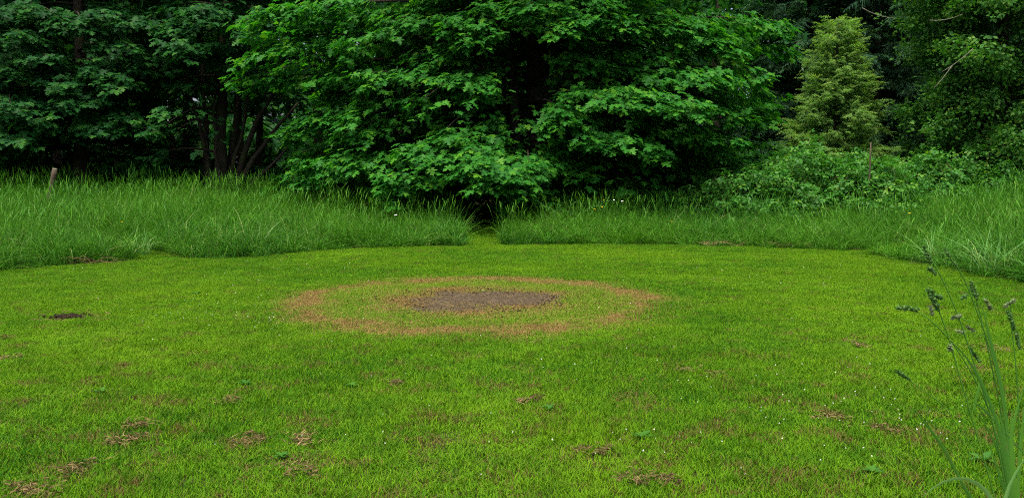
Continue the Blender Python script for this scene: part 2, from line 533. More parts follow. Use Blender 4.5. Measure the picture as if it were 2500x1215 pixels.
# clods and charred bits on the bare earth
def lump(seed, mat):
    r_ = np.random.default_rng(seed)
    vs = []
    for la in (-.9, 0, .9):
        for j in range(6):
            a = j * 1.047 + r_.uniform(-.3, .3)
            q = r_.uniform(.7, 1.2)
            vs.append((math.cos(a) * math.cos(la) * q, math.sin(a) * math.cos(la) * q, math.sin(la) * .6 * r_.uniform(.7, 1.1)))
    vs += [(0, 0, .65), (0, 0, -.6)]
    fs = []
    for j in range(6):
        for k_ in range(2):
            fs.append((k_ * 6 + j, k_ * 6 + (j + 1) % 6, k_ * 6 + 6 + (j + 1) % 6, k_ * 6 + 6 + j))
        fs.append((12 + j, 12 + (j + 1) % 6, 18)); fs.append(((j + 1) % 6, j, 19))
    return mesh_from('clod', vs, fs, mat, r_.uniform(0, 1, 20))
clods = proto('clod', [lump(1, M['dirt']), lump(2, M['dirt']), lump(3, M['dark_soil']), lump(4, M['dark_soil'])])
n = 900
a = rng.uniform(0, 6.283, n); q = np.where(rng.uniform(0, 1, n) < .55, rng.normal(1.0, .24, n), np.sqrt(rng.uniform(0, 1, n)))
x = dc[0] + 1.05 * q * np.cos(a); y = dc[1] + 1.0 * q * np.sin(a)
dark = rng.uniform(0, 1, n) < np.where(q > .85, .5, .25)
scatter('earth_clods', clods, np.stack([x, y, gz(x, y) + .016], -1), rng.uniform(0, 6.28, (n, 3)) * np.array([.1, .1, 1]), rng.uniform(.004, .014, n) * rng.uniform(.6, 1.3, n), np.where(dark, 2, 0) + rng.integers(0, 2, n),
        label='crumbs of grey and charred earth scattered over the bare patch', cat='earth')

# ------------------------------------------------------------------ tall meadow grass
def tall_tuft(seed, n, rad, h0, h1, w0, w1, lean, heads=0, mat=None):
    r_ = np.random.default_rng(seed)
    a = r_.uniform(0, 6.283, n); q = rad * np.sqrt(r_.uniform(0, 1, n))
    base = np.stack([q * np.cos(a), q * np.sin(a), np.full(n, -.02)], -1)
    h = r_.uniform(h0, h1, n) * np.where(r_.uniform(0, 1, n) < .3, .6, 1)
    az = a + r_.normal(0, .9, n)
    d = np.stack([np.cos(az), np.sin(az), 0 * az], -1)
    ln = lean * r_.uniform(.1, 1, n) ** 1.3
    s = np.linspace(0, 1, 6)
    droop = r_.uniform(0, .75, n)
    zz = s[None] - droop[:, None] * (s ** 3)[None]
    path = base[:, None] + d[:, None] * (h * ln)[:, None, None] * (s ** 2.2)[None, :, None] + np.array([0, 0, 1.0]) * h[:, None, None] * zz[..., None]
    w = r_.uniform(w0, w1, n)[:, None] * np.clip(1.05 - s ** 2.5, .08, 1)[None]
    yaw = az + math.pi / 2 + r_.uniform(-.9, .9, n)
    side = np.stack([np.cos(yaw), np.sin(yaw), 0 * yaw], -1)
    v, f, own = ribbons(path, w, side)
    rv = r_.uniform(0, 1, n)[own]
    if heads:
        hs = r_.uniform(1.0, 1.3, heads) * h1
        hb = r_.uniform(-rad, rad, (heads, 2))
        az = r_.uniform(0, 6.283, heads)
        ss = np.array([0, .4, .78, .82, .9, .97, 1.0])
        dh = np.stack([np.cos(az), np.sin(az), 0 * az], -1)
        p2 = np.concatenate([hb, np.zeros((heads, 1))], 1)[:, None] + dh[:, None] * (hs * .22)[:, None, None] * (ss ** 2.5)[None, :, None] + np.array([0, 0, 1.0]) * hs[:, None, None] * (ss - .06 * ss ** 6)[None, :, None]
        w2 = np.array([.004, .0035, .003, .012, .014, .010, .002])[None] * r_.uniform(.8, 1.2, (heads, 1))
        v2, f2, o2 = ribbons(p2, w2, np.stack([-np.sin(az), np.cos(az), 0 * az], -1))
        f = np.concatenate([f, f2 + len(v)]); v = np.concatenate([v, v2]); rv = np.concatenate([rv, r_.uniform(.2, .5, heads)[o2]])
    return mesh_from('tall tuft', v, f, mat or M['tall'], rv)
tufts = proto('tall tuft', [tall_tuft(200 + k, 70, .19, .45, 1.0, .005, .011, .8, (5, 0, 2)[k % 3]) for k in range(6)] +
              [tall_tuft(230 + k, 64, .16, .35, .95, .007, .016, 1.4) for k in range(4)])
x, y = spread(-24, 24, 8, 33, 15)
bd = beyond(x, y) + .22 * wob(x, y, 1.6) + .12 * wob(x, y, 5.0)
pd = path_dist(x, y)
back = np.interp(x, [-24, -12, -6, -2, 0, 3, 8, 12, 24], [30.5, 30, 29, 26.5, 26, 25.5, 24, 24, 26])
k = (bd > .16) & (pd > .12 + .14 * smooth(y, 18.3, 19.2)) & (y < back) & in_view(x, y, 3) & (y > 9)
k &= (pd > .26 + .30 * smooth(y, 21.2, 22.6)) | (np.abs(x + 1.0) > 2)
x, y, bd, pd = x[k], y[k], bd[k], pd[k]; n = len(x)
low_l = np.exp(-((x + 14.6) / 2.6) ** 2 - ((y - 23.5) / 2.6) ** 2)
hs = (1 - .35 * low_l - .3 * smooth(x, 9, 12) * smooth(y, 18, 21)) * np.clip(.62 + .30 * smooth(bd, .1, 1.4) + .26 * smooth(bd, 2, 7) + .2 * wob(x, y, 1.1), .4, 1.4) * rng.uniform(.85, 1.12, n)
edge = bd < .7
hs = np.where(bd < .55, hs * rng.uniform(.45, 1.15, n), hs)          # ragged, half-cut margin
idx = np.where(edge & (rng.uniform(0, 1, n) < .75), rng.integers(6, 10, n), rng.integers(0, 6, n))
idx = np.where(rng.uniform(0, 1, n) < .22, rng.integers(6, 10, n), idx)
lean = .38 * np.stack([wob(x, y, .8), wob(x + 31, y, .8)], -1)
scatter('meadow_grass', tufts, np.stack([x, y, gz(x, y)], -1), np.stack([lean[:, 0], lean[:, 1], rng.uniform(0, 6.28, n)], -1), np.stack([np.ones(n), np.ones(n), hs], -1), idx,
        label='tall uncut green grass standing round the lawn', cat='grass')

# ------------------------------------------------------------------ leaves
def maple_leaf(seed, mat, teeth=True):
    r_ = np.random.default_rng(seed)
    half = [(.05, -.03), (.20, -.10), (.46, -.02), (.36, .09), (.24, .20), (.42, .30), (.62, .46), (.42, .50), (.19, .44), (.20, .62), (.29, .74), (.13, .84)] if teeth else \
           [(.18, -.08), (.46, 0), (.22, .20), (.62, .46), (.18, .44), (.24, .72)]
    pts = half + [(0, 1.0)] + [(-a, b) for a, b in half[::-1]]
    pts = np.array([(0, .28)] + [(0, 0)] + pts) + r_.uniform(-.025, .025, (len(pts) + 2, 2))
    x, y = pts[:, 0], pts[:, 1]
    curl = r_.uniform(.12, .42)
    z = .16 * np.abs(x) - curl * (x ** 2 + .7 * np.clip(y - .2, 0, 1) ** 2) + r_.uniform(-.03, .03, len(x))
    m = len(pts)
    f = [(0, i_, i_ + 1) for i_ in range(1, m - 1)] + [(0, m - 1, 1)]
    return mesh_from('maple leaf', np.stack([x, y, z], -1), np.array([(a, c, b) for a, b, c in f]), mat, np.full(m, 0.0))
def oval_leaf(seed, mat, w=.34):
    r_ = np.random.default_rng(seed)
    pts = [(0, 0, 0), (w * .8, .3, .06), (w, .55, .06), (0, 1.0, -.12), (-w, .55, .06), (-w * .8, .3, .06), (0, .5, -.02)]
    f = [(6, 0, 1), (6, 1, 2), (6, 2, 3), (6, 3, 4), (6, 4, 5), (6, 5, 0)]
    v = np.array(pts) + r_.uniform(-.03, .03, (7, 3))
    return v, np.array(f)
def spray(seed, leaf_fn, n, rad, size, mat, flat=.18, droop=.5):
    """a leafy twig: n leaves round a point, in one mesh"""
    r_ = np.random.default_rng(seed)
    a = r_.uniform(0, 6.283, n); q = rad * np.sqrt(r_.uniform(.02, 1, n))
    c = np.stack([q * np.cos(a), q * np.sin(a), r_.normal(0, flat * rad, n) - .35 * q], -1)
    d = np.stack([np.cos(a), np.sin(a), -droop + r_.normal(0, .3, n)], -1) + r_.normal(0, .35, (n, 3))
    R = frames(d, np.array([0, 0, 1.0]) + r_.normal(0, .35, (n, 3)))
    s = size * r_.uniform(.7, 1.25, n)
    vs, fs, rv, o = [], [], [], 0
    for i_ in range(n):
        v, f = leaf_fn(i_ % 4)
        vs.append(c[i_] + (v * s[i_]) @ R[i_].T); fs.append(f + o); o += len(v); rv.append(np.full(len(v), r_.uniform(0, 1)))
    return mesh_from('spray', np.concatenate(vs), np.concatenate(fs), mat, np.concatenate(rv))
def arr(me):
    v = np.empty(len(me.vertices) * 3, np.float32); me.vertices.foreach_get('co', v)
    f = np.empty(len(me.polygons) * 3, np.int32); me.polygons.foreach_get('vertices', f)
    return v.reshape(-1, 3), f.reshape(-1, 3)
MAPLE = [maple_leaf(300 + k, M['maple']) for k in range(5)]
MAPLE_D = [maple_leaf(310 + k, M['maple_shaded']) for k in range(5)]
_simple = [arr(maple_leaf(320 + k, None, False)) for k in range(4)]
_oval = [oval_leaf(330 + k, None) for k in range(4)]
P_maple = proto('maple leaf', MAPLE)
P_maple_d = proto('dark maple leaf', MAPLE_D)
P_wood = proto('woodland spray', [spray(340 + k, lambda j: _simple[j], 26, .55, .30, M['wood_leaf']) for k in range(4)])
P_alder = proto('alder spray', [spray(350 + k, lambda j: _oval[j], 22, .26, .115, M['alder'], .35, .35) for k in range(5)])
def trifoliate(seed):
    r_ = np.random.default_rng(seed)
    vs, fs, o = [], [], 0
    for ang, s, off in ((0, 1.0, .35), (1.25, .85, .2), (-1.25, .85, .2)):
        v, f = oval_leaf(seed + int(ang * 10) + 50, None, .36)
        c_, s_ = math.cos(ang), math.sin(ang)
        v = v * s * .62 + np.array([0, off * .6, 0])
        v = v @ np.array([[c_, -s_, 0], [s_, c_, 0], [0, 0, 1]])
        v[:, 2] -= .18 * (v[:, 0] ** 2 + v[:, 1] ** 2)
        vs.append(v); fs.append(f + o); o += 7
    return mesh_from('bramble leaf', np.concatenate(vs), np.concatenate(fs), M['bramble'], np.zeros(o))
TRI = [trifoliate(400 + k) for k in range(4)]
P_tri = proto('bramble leaf', TRI)
def sprig(seed, mat, n, length, nl, w, flat, droop):
    """conifer sprig along +Y: many narrow strips"""
    r_ = np.random.default_rng(seed)
    t = r_.uniform(.05, 1, n)
    s = np.where(r_.uniform(0, 1, n) < .5, 1, -1)
    base = np.stack([0 * t, t * length, -droop * t ** 2], -1)
    d = np.stack([s * r_.uniform(.4, 1, n), r_.uniform(.5, 1, n), r_.normal(-.15, flat, n)], -1)
    d = norm(d)
    ln = nl * (1.15 - t) * r_.uniform(.6, 1.2, n)
    q = np.array([0, .5, 1.0])
    path = base[:, None] + d[:, None] * ln[:, None, None] * q[None, :, None] + np.array([0, 0, -1.0]) * (ln * .35)[:, None, None] * (q ** 2)[None, :, None]
    side = norm(np.cross(d, np.array([0, 0, 1.0]) + r_.normal(0, .5, (n, 3))))
    v, f, own = ribbons(path, np.outer(w * r_.uniform(.7, 1.3, n), [.7, 1, .2]), side)
    return mesh_from('sprig', v, f, mat, r_.uniform(0, .5, n)[own])
P_cedar = proto('cedar sprig', [sprig(500 + k, M['cedar'], 46, .55, .22, .016, .25, .06) for k in range(4)])
P_fir = proto('fir sprig', [sprig(510 + k, M['fir'], 60, .95, .34, .020, .2, .22) for k in range(4)])

# ------------------------------------------------------------------ trees
def bez(a, c, b, n=9):
    t = np.linspace(0, 1, n)[:, None]
    return (1 - t) ** 2 * a + 2 * t * (1 - t) * c + t ** 2 * b
def wood(name, path, rad, root, mat='bark', k=8, rough=.06, seed=0):
    org = np.array(root.location)
    v, f = tube(np.asarray(path) - org, rad, k, rough, seed)
    return add(name, mesh_from(name, v, f, M[mat], None, True), root)
def whorls(centres, outs, n_each, r_, size, spreadr=.17):
    """leaves in small whorls round twig ends: position, rotation matrix, size"""
    m = len(centres)
    c = np.repeat(centres, n_each, 0); o = np.repeat(outs, n_each, 0)
    n = len(c)
    a = (np.tile(np.arange(n_each), m) / n_each + np.repeat(r_.uniform(0, 1, m), n_each)) * 6.283 + r_.normal(0, .35, n)
    rad = np.stack([np.cos(a), np.sin(a), 0 * a], -1)
    d = rad * .75 + o * .85 + r_.normal(0, .22, (n, 3))
    d[:, 2] = -r_.uniform(.15, 1.05, n)
    pos = c + rad * (spreadr * r_.uniform(.35, 1.15, n))[:, None] + np.array([0, 0, 1.0]) * r_.normal(0, .06, n)[:, None]
    R = frames(d, np.array([0, 0, 1.0]) + .35 * o + r_.normal(0, .22, (n, 3)))
    return pos, R, size * r_.uniform(.6, 1.25, n)
def pad(path, width, n_cl, r_, t0=.3):
    """twig ends in a drooping shelf along the outer part of a limb"""
    t = t0 + (1 - t0) * r_.uniform(0, 1, n_cl) ** .7
    i_ = t * (len(path) - 1)
    lo = np.clip(i_.astype(int), 0, len(path) - 2); fr = (i_ - lo)[:, None]
    p = path[lo] * (1 - fr) + path[lo + 1] * fr
    tan = path[-1] - path[len(path) // 2]
    tan = norm(np.array([tan[0], tan[1], 0.0])[None])[0]
    lat = np.array([-tan[1], tan[0], 0])
    w = width * np.clip(np.sin(np.clip((t - t0) / (1 - t0) * .85 + .15, 0, 1) * math.pi) ** .6, .25, 1)
    u = r_.uniform(-1, 1, n_cl)
    c = p + lat * (u * w)[:, None] + tan * r_.normal(0, .15, n_cl)[:, None]
    c[:, 2] += -.30 * width * u ** 2 + r_.normal(.0, .09, n_cl) - .05
    return c, norm(tan[None] + lat * (u * .8)[:, None])
def finish_leaves(root, coll, meshes, P, R, S, r_, singles, crown_name='crown'):
    """the leaves that show largest become parts of their own, the rest one crown"""
    P = np.asarray(P)
    u = 1250 + F * P[:, 0] / P[:, 1]
    zc = (P[:, 2] - CAM_H)
    vpx = 442 - F * zc / P[:, 1]
    keep = P[:, 2] > gz(P[:, 0], P[:, 1]) + .12
    inside = (u > -30) & (u < 2530) & (vpx > -30) & keep
    score = np.where(inside, S / P[:, 1] * (1 + 1.5 * smooth(-R[:, 1, 2], 0, .8)), 0) 
    order = np.argsort(-score)
    one = order[:singles]
    one = one[score[one] > 0]
    rest = keep.copy(); rest[one] = False
    org = np.array(root.location)
    ev = eulers(R)
    for j in one:
        o = add('leaf', meshes[int(r_.integers(0, len(meshes)))], root)
        o.location = P[j] - org
        o.rotation_euler = ev[j]
        o.scale = (S[j],) * 3
    scatter(crown_name, coll, P[rest], ev[rest], S[rest], r_.integers(0, len(meshes), int(rest.sum())), root)

def big_maple():
    r_ = np.random.default_rng(77)
    bx, by = 0.5, 28.0
    root = thing('maple_tree', 'huge broad maple with drooping bright green sprays behind the mown path', 'tree', (bx, by, gz(bx, by) - .1))
    b = np.array(root.location)
    t1 = bez(b + [.35, 0, 0], b + [.5, .1, 6], b + [.2, .3, 15], 12)
    wood('trunk', t1, np.linspace(.52, .16, 12), root, k=12, seed=1)
    t2 = bez(b + [-.25, -.5, 0], b + [-.35, -.7, 5], b + [-1.2, -.9, 12], 12)
    o = wood('trunk', t2, np.linspace(.24, .08, 12), root, 'bark', k=10, seed=2)
    P, R, S = [], [], []
    def leaves(path, width, ncl, size, each=6, t0=.3):
        c, o_ = pad(path, width, ncl, r_, t0)
        p_, R_, s_ = whorls(c, o_, each, r_, size)
        P.append(p_); R.append(R_); S.append(s_)
    # the sprays that stand out in the photograph: pixel, depth, half width in pixels
    pads = [(600, 60, 25.5, 120), (585, 150, 25, 90), (565, 205, 25.5, 60), (670, 25, 25, 110), (660, 105, 25.5, 90), (860, 110, 24.5, 110), (905, 185, 24, 110), (800, 195, 25, 80),
            (965, 60, 25, 90), (1110, 60, 24, 100), (1140, 110, 24, 80), (1095, 195, 24, 75), (1175, 25, 24.5, 90), (1120, 245, 24.3, 60), (1300, 35, 23.5, 75), (1375, 75, 23.5, 100),
            (1480, 30, 23.5, 110), (1540, 65, 23.5, 80), (1460, 250, 23, 60), (1600, 245, 23, 100), (1705, 260, 22.5, 110), (1780, 200, 23.5, 110), (1850, 180, 24, 80), (1825, 290, 23.5, 75),
            (1380, 295, 23.5, 90), (1530, 350, 23, 90), (1605, 375, 23, 80), (1790, 345, 23.5, 75), (1700, 330, 23.8, 80), (760, 400, 24, 90), (725, 440, 24, 65), (850, 415, 23.5, 90),
            (700, 335, 25, 70), (770, 290, 25, 100), (830, 340, 24.4, 100), (900, 310, 25, 90), (960, 435, 22.5, 95), (1000, 375, 23, 95), (1065, 405, 22.5, 100), (1150, 405, 22, 120),
            (1235, 435, 22, 90), (1180, 450, 22, 75), (960, 470, 22.5, 60), (1100, 350, 23, 95), (1290, 400, 23.2, 80), (1330, 340, 23.8, 80), (1900, 60, 25, 90), (1930, 130, 25.5, 60),
            (1700, 80, 24.5, 110), (1800, 120, 24.5, 90), (1640, 150, 24.5, 90), (740, 60, 25.5, 90), (1020, 140, 24.8, 80), (1450, 160, 24.3, 80), (1560, 190, 24.5, 80), (1420, 430, 24.2, 70),
            (1010, 260, 25, 80), (1250, 330, 24.5, 80), (880, 250, 25, 80), (650, 200, 26, 70), (1880, 230, 25, 60)]
    for j, (px, py, d, hw) in enumerate(pads):
        e = at(px, py - 4, d)
        out = norm(np.array([e[0] - bx, (e[1] - by), 0.0])[None])[0]
        e2 = e + out * .25
        hz = max(b[2] + 1.0, e[2] + r_.uniform(-.6, 1.2))
        st = np.array([bx + .15 * out[0], by + .15 * out[1], hz])
        mid = (st + e2) / 2 + np.array([0, 0, .5 + .06 * np.hypot(*(e2 - st)[:2])])
        path = bez(st, mid, e2, 10)
        if j % 2 == 0:
            wood('limb', path, np.linspace(.075, .012, 10), root, k=6, seed=j)
        leaves(path, hw / F * d, int(hw * .48) + 7, .235, 6, .62)
    # the rest of the crown, all round and up to the top
    for j in range(250):
        az = r_.uniform(0, 6.283)
        h = b[2] + 1.3 + 15.5 * r_.uniform(0, 1) ** 1.5
        q = 1 - ((h - 5) / 14) ** 2 if h > 5 else 1 - .15 * (5 - h) / 4
        ln = max(.28, q) ** .7 * r_.uniform(.55, 1.0)
        e = np.array([bx + 9.6 * ln * math.cos(az), by + 5.4 * ln * math.sin(az), h - r_.uniform(.3, 1.6) * ln])
        st = np.array([bx, by, min(h, 14)])
        path = bez(st, (st + e) / 2 + np.array([0, 0, 1.1]), e, 9)
        low = h < 8.5
        if j % 3 == 0:
            wood('limb', path, np.linspace(.09, .015, 9), root, k=6, seed=j)
        leaves(path, r_.uniform(1.0, 1.7), 58 if low else 13, .24 if low else .42, 6, .3)
    P, R, S = np.concatenate(P), np.concatenate(R), np.concatenate(S)
    # gaps in the crown that show its trunks and its dark inside
    u, vv = 1250 + F * P[:, 0] / P[:, 1], 442 - F * (P[:, 2] - CAM_H) / P[:, 1]
    keep = np.ones(len(P), bool)
    for cx, cy, rx, ry, pr in ((1275, 215, 55, 150, .93), (1010, 265, 130, 60, .75), (1290, 360, 60, 40, .8), (1175, 300, 90, 50, .7), (1650, 430, 180, 40, .8), (960, 130, 90, 50, .5), (740, 130, 60, 60, .5), (1480, 420, 80, 40, .7), (1560, 130, 90, 40, .45), (1180, 528, 44, 66, 1.0)):
        keep &= ~((((u - cx) / rx) ** 2 + ((vv - cy) / ry) ** 2 < 1) & (P[:, 1] < by + .6) & (r_.uniform(0, 1, len(P)) < pr))
    finish_leaves(root, P_maple, MAPLE, P[keep], R[keep], S[keep], r_, 300)
big_maple()

def side_maple(label, stems, seed, pads, nr, rad, height, singles, low=3.0):
    """woodland maple: stems is a list of (base pixel x, depth, base->top polyline offsets, radius)"""
    r_ = np.random.default_rng(seed)
    px, d = stems[0][:2]
    bx = (px - 1250) / F * d; by = d
    root = thing('maple_tree', label, 'tree', (bx, by, gz(bx, by) - .1), 'dark maples at the wood edge')
    b = np.array(root.location)
    for j, (px_, d_, offs, r0) in enumerate(stems):
        sb = np.array([(px_ - 1250) / F * d_, d_, b[2]])
        pts = np.array([sb] + [sb + np.array(o_) for o_ in offs])
        tt = np.linspace(0, len(pts) - 1, 10)
        path = np.stack([np.interp(tt, range(len(pts)), pts[:, i_]) for i_ in range(3)], -1)
        path[1:-1, :2] += r_.normal(0, .04, (8, 2))
        wood('trunk', path, np.linspace(r0, r0 * .35, 10), root, k=9, seed=j + seed)
    P, R, S = [], [], []
    def leaves(path, width, ncl, size, each=6, t0=.3):
        c, o_ = pad(path, width, ncl, r_, t0)
        p_, R_, s_ = whorls(c, o_, each, r_, size)
        P.append(p_); R.append(R_); S.append(s_)
    for j, (px_, py, d_, hw) in enumerate(pads):
        e = at(px_, py, d_)
        st = np.array([bx, by, max(b[2] + 1.2, e[2] + r_.uniform(0, 1.0))])
        path = bez(st, (st + e) / 2 + np.array([0, 0, .6]), e, 9)
        wood('limb', path, np.linspace(.06, .012, 9), root, k=6, seed=j)
        leaves(path, hw / F * d_, int(hw * .4) + 6, .24, 6, .6)
    for j in range(nr):
        az = r_.uniform(0, 6.283)
        h = b[2] + low + (height - low) * r_.uniform(0, 1)
        ln = rad * r_.uniform(.5, 1) * (1 - .5 * smooth(h, height * .6, height * 1.1))
        e = np.array([bx + ln * math.cos(az), by + ln * math.sin(az), h - r_.uniform(.2, 1.2)])
        st = np.array([bx, by, h])
        path = bez(st, (st + e) / 2 + np.array([0, 0, .8]), e, 8)
        lowl = h < 8.5
        if j % 3 == 0:
            wood('limb', path, np.linspace(.06, .012, 8), root, k=5, seed=j)
        leaves(path, r_.uniform(.8, 1.4), 46 if lowl else 11, .24 if lowl else .46, 6, .3)
    P, R, S = np.concatenate(P), np.concatenate(R), np.concatenate(S)
    u, vv = 1250 + F * P[:, 0] / P[:, 1], 442 - F * (P[:, 2] - CAM_H) / P[:, 1]
    keep = ~((u > 415) & (u < 700) & (vv > 218) & (r_.uniform(0, 1, len(P)) < .96))      # the bare stems stand clear here
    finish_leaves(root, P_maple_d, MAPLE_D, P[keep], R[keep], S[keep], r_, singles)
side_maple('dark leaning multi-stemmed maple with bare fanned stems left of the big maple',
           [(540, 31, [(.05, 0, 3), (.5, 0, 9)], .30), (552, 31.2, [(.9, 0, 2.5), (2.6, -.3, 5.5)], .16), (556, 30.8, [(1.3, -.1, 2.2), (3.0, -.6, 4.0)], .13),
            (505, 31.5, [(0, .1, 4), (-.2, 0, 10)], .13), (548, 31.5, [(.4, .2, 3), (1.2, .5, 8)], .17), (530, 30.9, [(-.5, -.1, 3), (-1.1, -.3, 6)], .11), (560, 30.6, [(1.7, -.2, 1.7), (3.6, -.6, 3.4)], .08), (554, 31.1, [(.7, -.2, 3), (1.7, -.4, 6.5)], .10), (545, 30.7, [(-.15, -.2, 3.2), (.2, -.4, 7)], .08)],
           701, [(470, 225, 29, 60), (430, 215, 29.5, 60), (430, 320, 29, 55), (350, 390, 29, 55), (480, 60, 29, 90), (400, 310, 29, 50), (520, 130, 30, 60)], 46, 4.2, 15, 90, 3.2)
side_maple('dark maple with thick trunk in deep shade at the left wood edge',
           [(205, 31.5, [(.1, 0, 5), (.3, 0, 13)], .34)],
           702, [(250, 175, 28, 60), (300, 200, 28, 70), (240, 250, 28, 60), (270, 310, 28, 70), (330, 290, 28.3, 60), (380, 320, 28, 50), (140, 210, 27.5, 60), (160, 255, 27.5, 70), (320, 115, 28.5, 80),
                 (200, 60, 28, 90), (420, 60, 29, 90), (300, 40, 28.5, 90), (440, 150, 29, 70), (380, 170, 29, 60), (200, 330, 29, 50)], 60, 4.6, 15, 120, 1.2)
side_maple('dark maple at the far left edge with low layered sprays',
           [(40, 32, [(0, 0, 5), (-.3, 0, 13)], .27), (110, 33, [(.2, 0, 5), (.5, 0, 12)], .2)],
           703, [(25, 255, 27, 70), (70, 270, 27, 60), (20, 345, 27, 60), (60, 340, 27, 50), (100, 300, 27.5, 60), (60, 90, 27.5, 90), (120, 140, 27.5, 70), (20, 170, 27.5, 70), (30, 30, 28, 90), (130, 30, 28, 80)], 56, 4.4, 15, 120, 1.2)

# woodland trees behind, each a trunk with a high crown
def wood_tree(px, d, r0, label, seed, height=17, rad=4.6, crown_low=4.5, n=80):
    r_ = np.random.default_rng(seed)
    bx = (px - 1250) / F * d
    root = thing('woodland_tree', label, 'tree', (bx, d, gz(bx, d) - .1), 'trees inside the wood')
    b = np.array(root.location)
    path = bez(b, b + [r_.normal(0, .5), 0, height * .45], b + [r_.normal(0, .8), r_.normal(0, .5), height * .85], 10)
    wood('trunk', path, np.linspace(r0, r0 * .3, 10), root, k=9, seed=seed)
    for j in range(5):
        h = r_.uniform(3, height * .7)
        az = r_.uniform(0, 6.283)
        st = np.array([np.interp(h, path[:, 2] - b[2], path[:, i_]) for i_ in range(2)] + [b[2] + h])
        e = st + np.array([math.cos(az), math.sin(az), .45]) * r_.uniform(1.6, 3.4)
        wood('limb', bez(st, (st + e) / 2 + [0, 0, .4], e, 6), np.linspace(r0 * .32, .02, 6), root, k=5, seed=j)
    u = norm(r_.normal(0, 1, (n, 3))) * (r_.uniform(.1, 1, n) ** .5)[:, None]
    P = b + np.array([0, 0, (height + crown_low) / 2]) + u * np.array([rad, rad, (height - crown_low) / 2])
    out = norm(u * [1, 1, 0] + 1e-6)
    e = np.stack([r_.normal(0, .3, n), r_.normal(0, .3, n), r_.uniform(0, 6.28, n)], -1)
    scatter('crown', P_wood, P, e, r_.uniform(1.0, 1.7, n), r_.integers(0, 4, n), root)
wt = [(65, 38, .22, 'slim dark trunk behind the far left maple'), (150, 43, .26, 'woodland trunk between the two leftmost maples'),
      (300, 40, .24, 'dark woodland trunk right of the thick left trunk'), (430, 36, .13, 'thin dark trunk left of the fanned stems'), (455, 37, .17, 'thin woodland trunk deep behind the fanned stems on the left'),
      (595, 37, .18, 'dark trunk just right of the fanned stems'), (628, 40, .2, 'second dark trunk right of the fanned stems'), (780, 38, .25, 'woodland trunk behind the left part of the big maple'),
      (990, 35, .30, 'dark trunk left of the big maple trunks'), (1120, 42, .25, 'woodland trunk deep behind the big maple on its left'), (1400, 38, .22, 'woodland trunk right of the big maple trunks'),
      (1560, 43, .27, 'woodland tree behind the right part of the big maple'), (1750, 38, .24, 'woodland tree behind the right edge of the big maple'), (1880, 44, .25, 'woodland tree behind the young yellow-green conifer')]
for j, (px, d, r0, lb) in enumerate(wt):
    wood_tree(px, d, r0, lb, 800 + j)
# the wood going on behind: one mass
n = 6800
x = rng.uniform(-62, 62, n); y = 50 + 14 * rng.uniform(0, 1, n) ** 1.2 - .004 * x ** 2; z = 17 * rng.uniform(0, 1, n) ** 1.7
glade = ((x + 15.5) / 5) ** 2 + ((y - 47) / 7) ** 2 < 1      # a small opening in the wood behind the fanned stems
k = ~(glade & (z > 5))
x, y, z = x[k], y[k], z[k]
P = np.stack([x, y, gz(x, y) + .2 + z], -1)
n2 = 1500                                # the wood closing in at both sides of the clearing
sx = np.where(rng.uniform(0, 1, n2) < .5, -1, 1) * rng.uniform(27, 40, n2); sy = rng.uniform(22, 50, n2); sz_ = 18 * rng.uniform(0, 1, n2) ** 1.1
P = np.concatenate([P, np.stack([sx, sy, gz(sx, sy) + .2 + sz_], -1)]); n = len(P)
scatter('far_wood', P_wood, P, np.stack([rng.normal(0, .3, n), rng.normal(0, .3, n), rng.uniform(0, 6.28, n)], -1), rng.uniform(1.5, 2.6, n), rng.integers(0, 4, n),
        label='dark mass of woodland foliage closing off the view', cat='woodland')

# shrubs on the shaded wood floor
def shrub(px, d, w, h, label, seed):
    r_ = np.random.default_rng(seed)
    bx = (px - 1250) / F * d
    root = thing('shrub', label, 'shrub', (bx, d, gz(bx, d)), 'shrubs under the trees')
    b = np.array(root.location)
    for j in range(5):
        az = r_.uniform(0, 6.283)
        e = b + np.array([math.cos(az) * w * .5, math.sin(az) * .5, h * r_.uniform(.6, .9)])
        wood('stem', bez(b + [0, 0, -.05], (b + e) / 2 + [0, 0, h * .3], e, 6), np.linspace(.02, .006, 6), root, k=5)
    n = int(60 * w * h)
    u = norm(r_.normal(0, 1, (n, 3))) * (r_.uniform(.1, 1, n) ** .45)[:, None]
    P = b + [0, 0, h * .5] + u * np.array([w * .5, .8, h * .5])
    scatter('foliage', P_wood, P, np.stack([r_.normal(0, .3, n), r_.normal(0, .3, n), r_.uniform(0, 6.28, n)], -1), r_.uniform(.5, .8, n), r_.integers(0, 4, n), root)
for j, (px, d, w, h, lb) in enumerate([(30, 33.5, 3, 1.7, 'dark low shrub under the far left maple'), (180, 34, 3.2, 1.5, 'dark low shrub behind the leaning left post'), (330, 34.5, 3, 1.6, 'dark shrub in shade right of the thick left trunk'),
        (440, 35, 2.6, 1.8, 'dark shrub behind the thin left trunk'), (640, 33.5, 2.6, 1.6, 'dark shrub right of the fanned stems'), (760, 33, 3, 1.8, 'dark shrub under the left side of the big maple'),
        (900, 32, 3, 1.6, 'dark shrub left of the big maple trunk base'), (1080, 33, 3, 1.9, 'dark shrub behind the path opening under the big maple'), (1330, 32.5, 3, 1.9, 'dark shrub beside the base of the big maple'),
        (1500, 31, 3, 1.8, 'dark shrub under the right boughs of the big maple'), (1660, 30.5, 3, 2.0, 'dark shrub behind the low right boughs'), (1830, 31, 3, 2.2, 'dark shrub left of the young yellow-green conifer')]):
    shrub(px, d, w, h, lb, 860 + j)

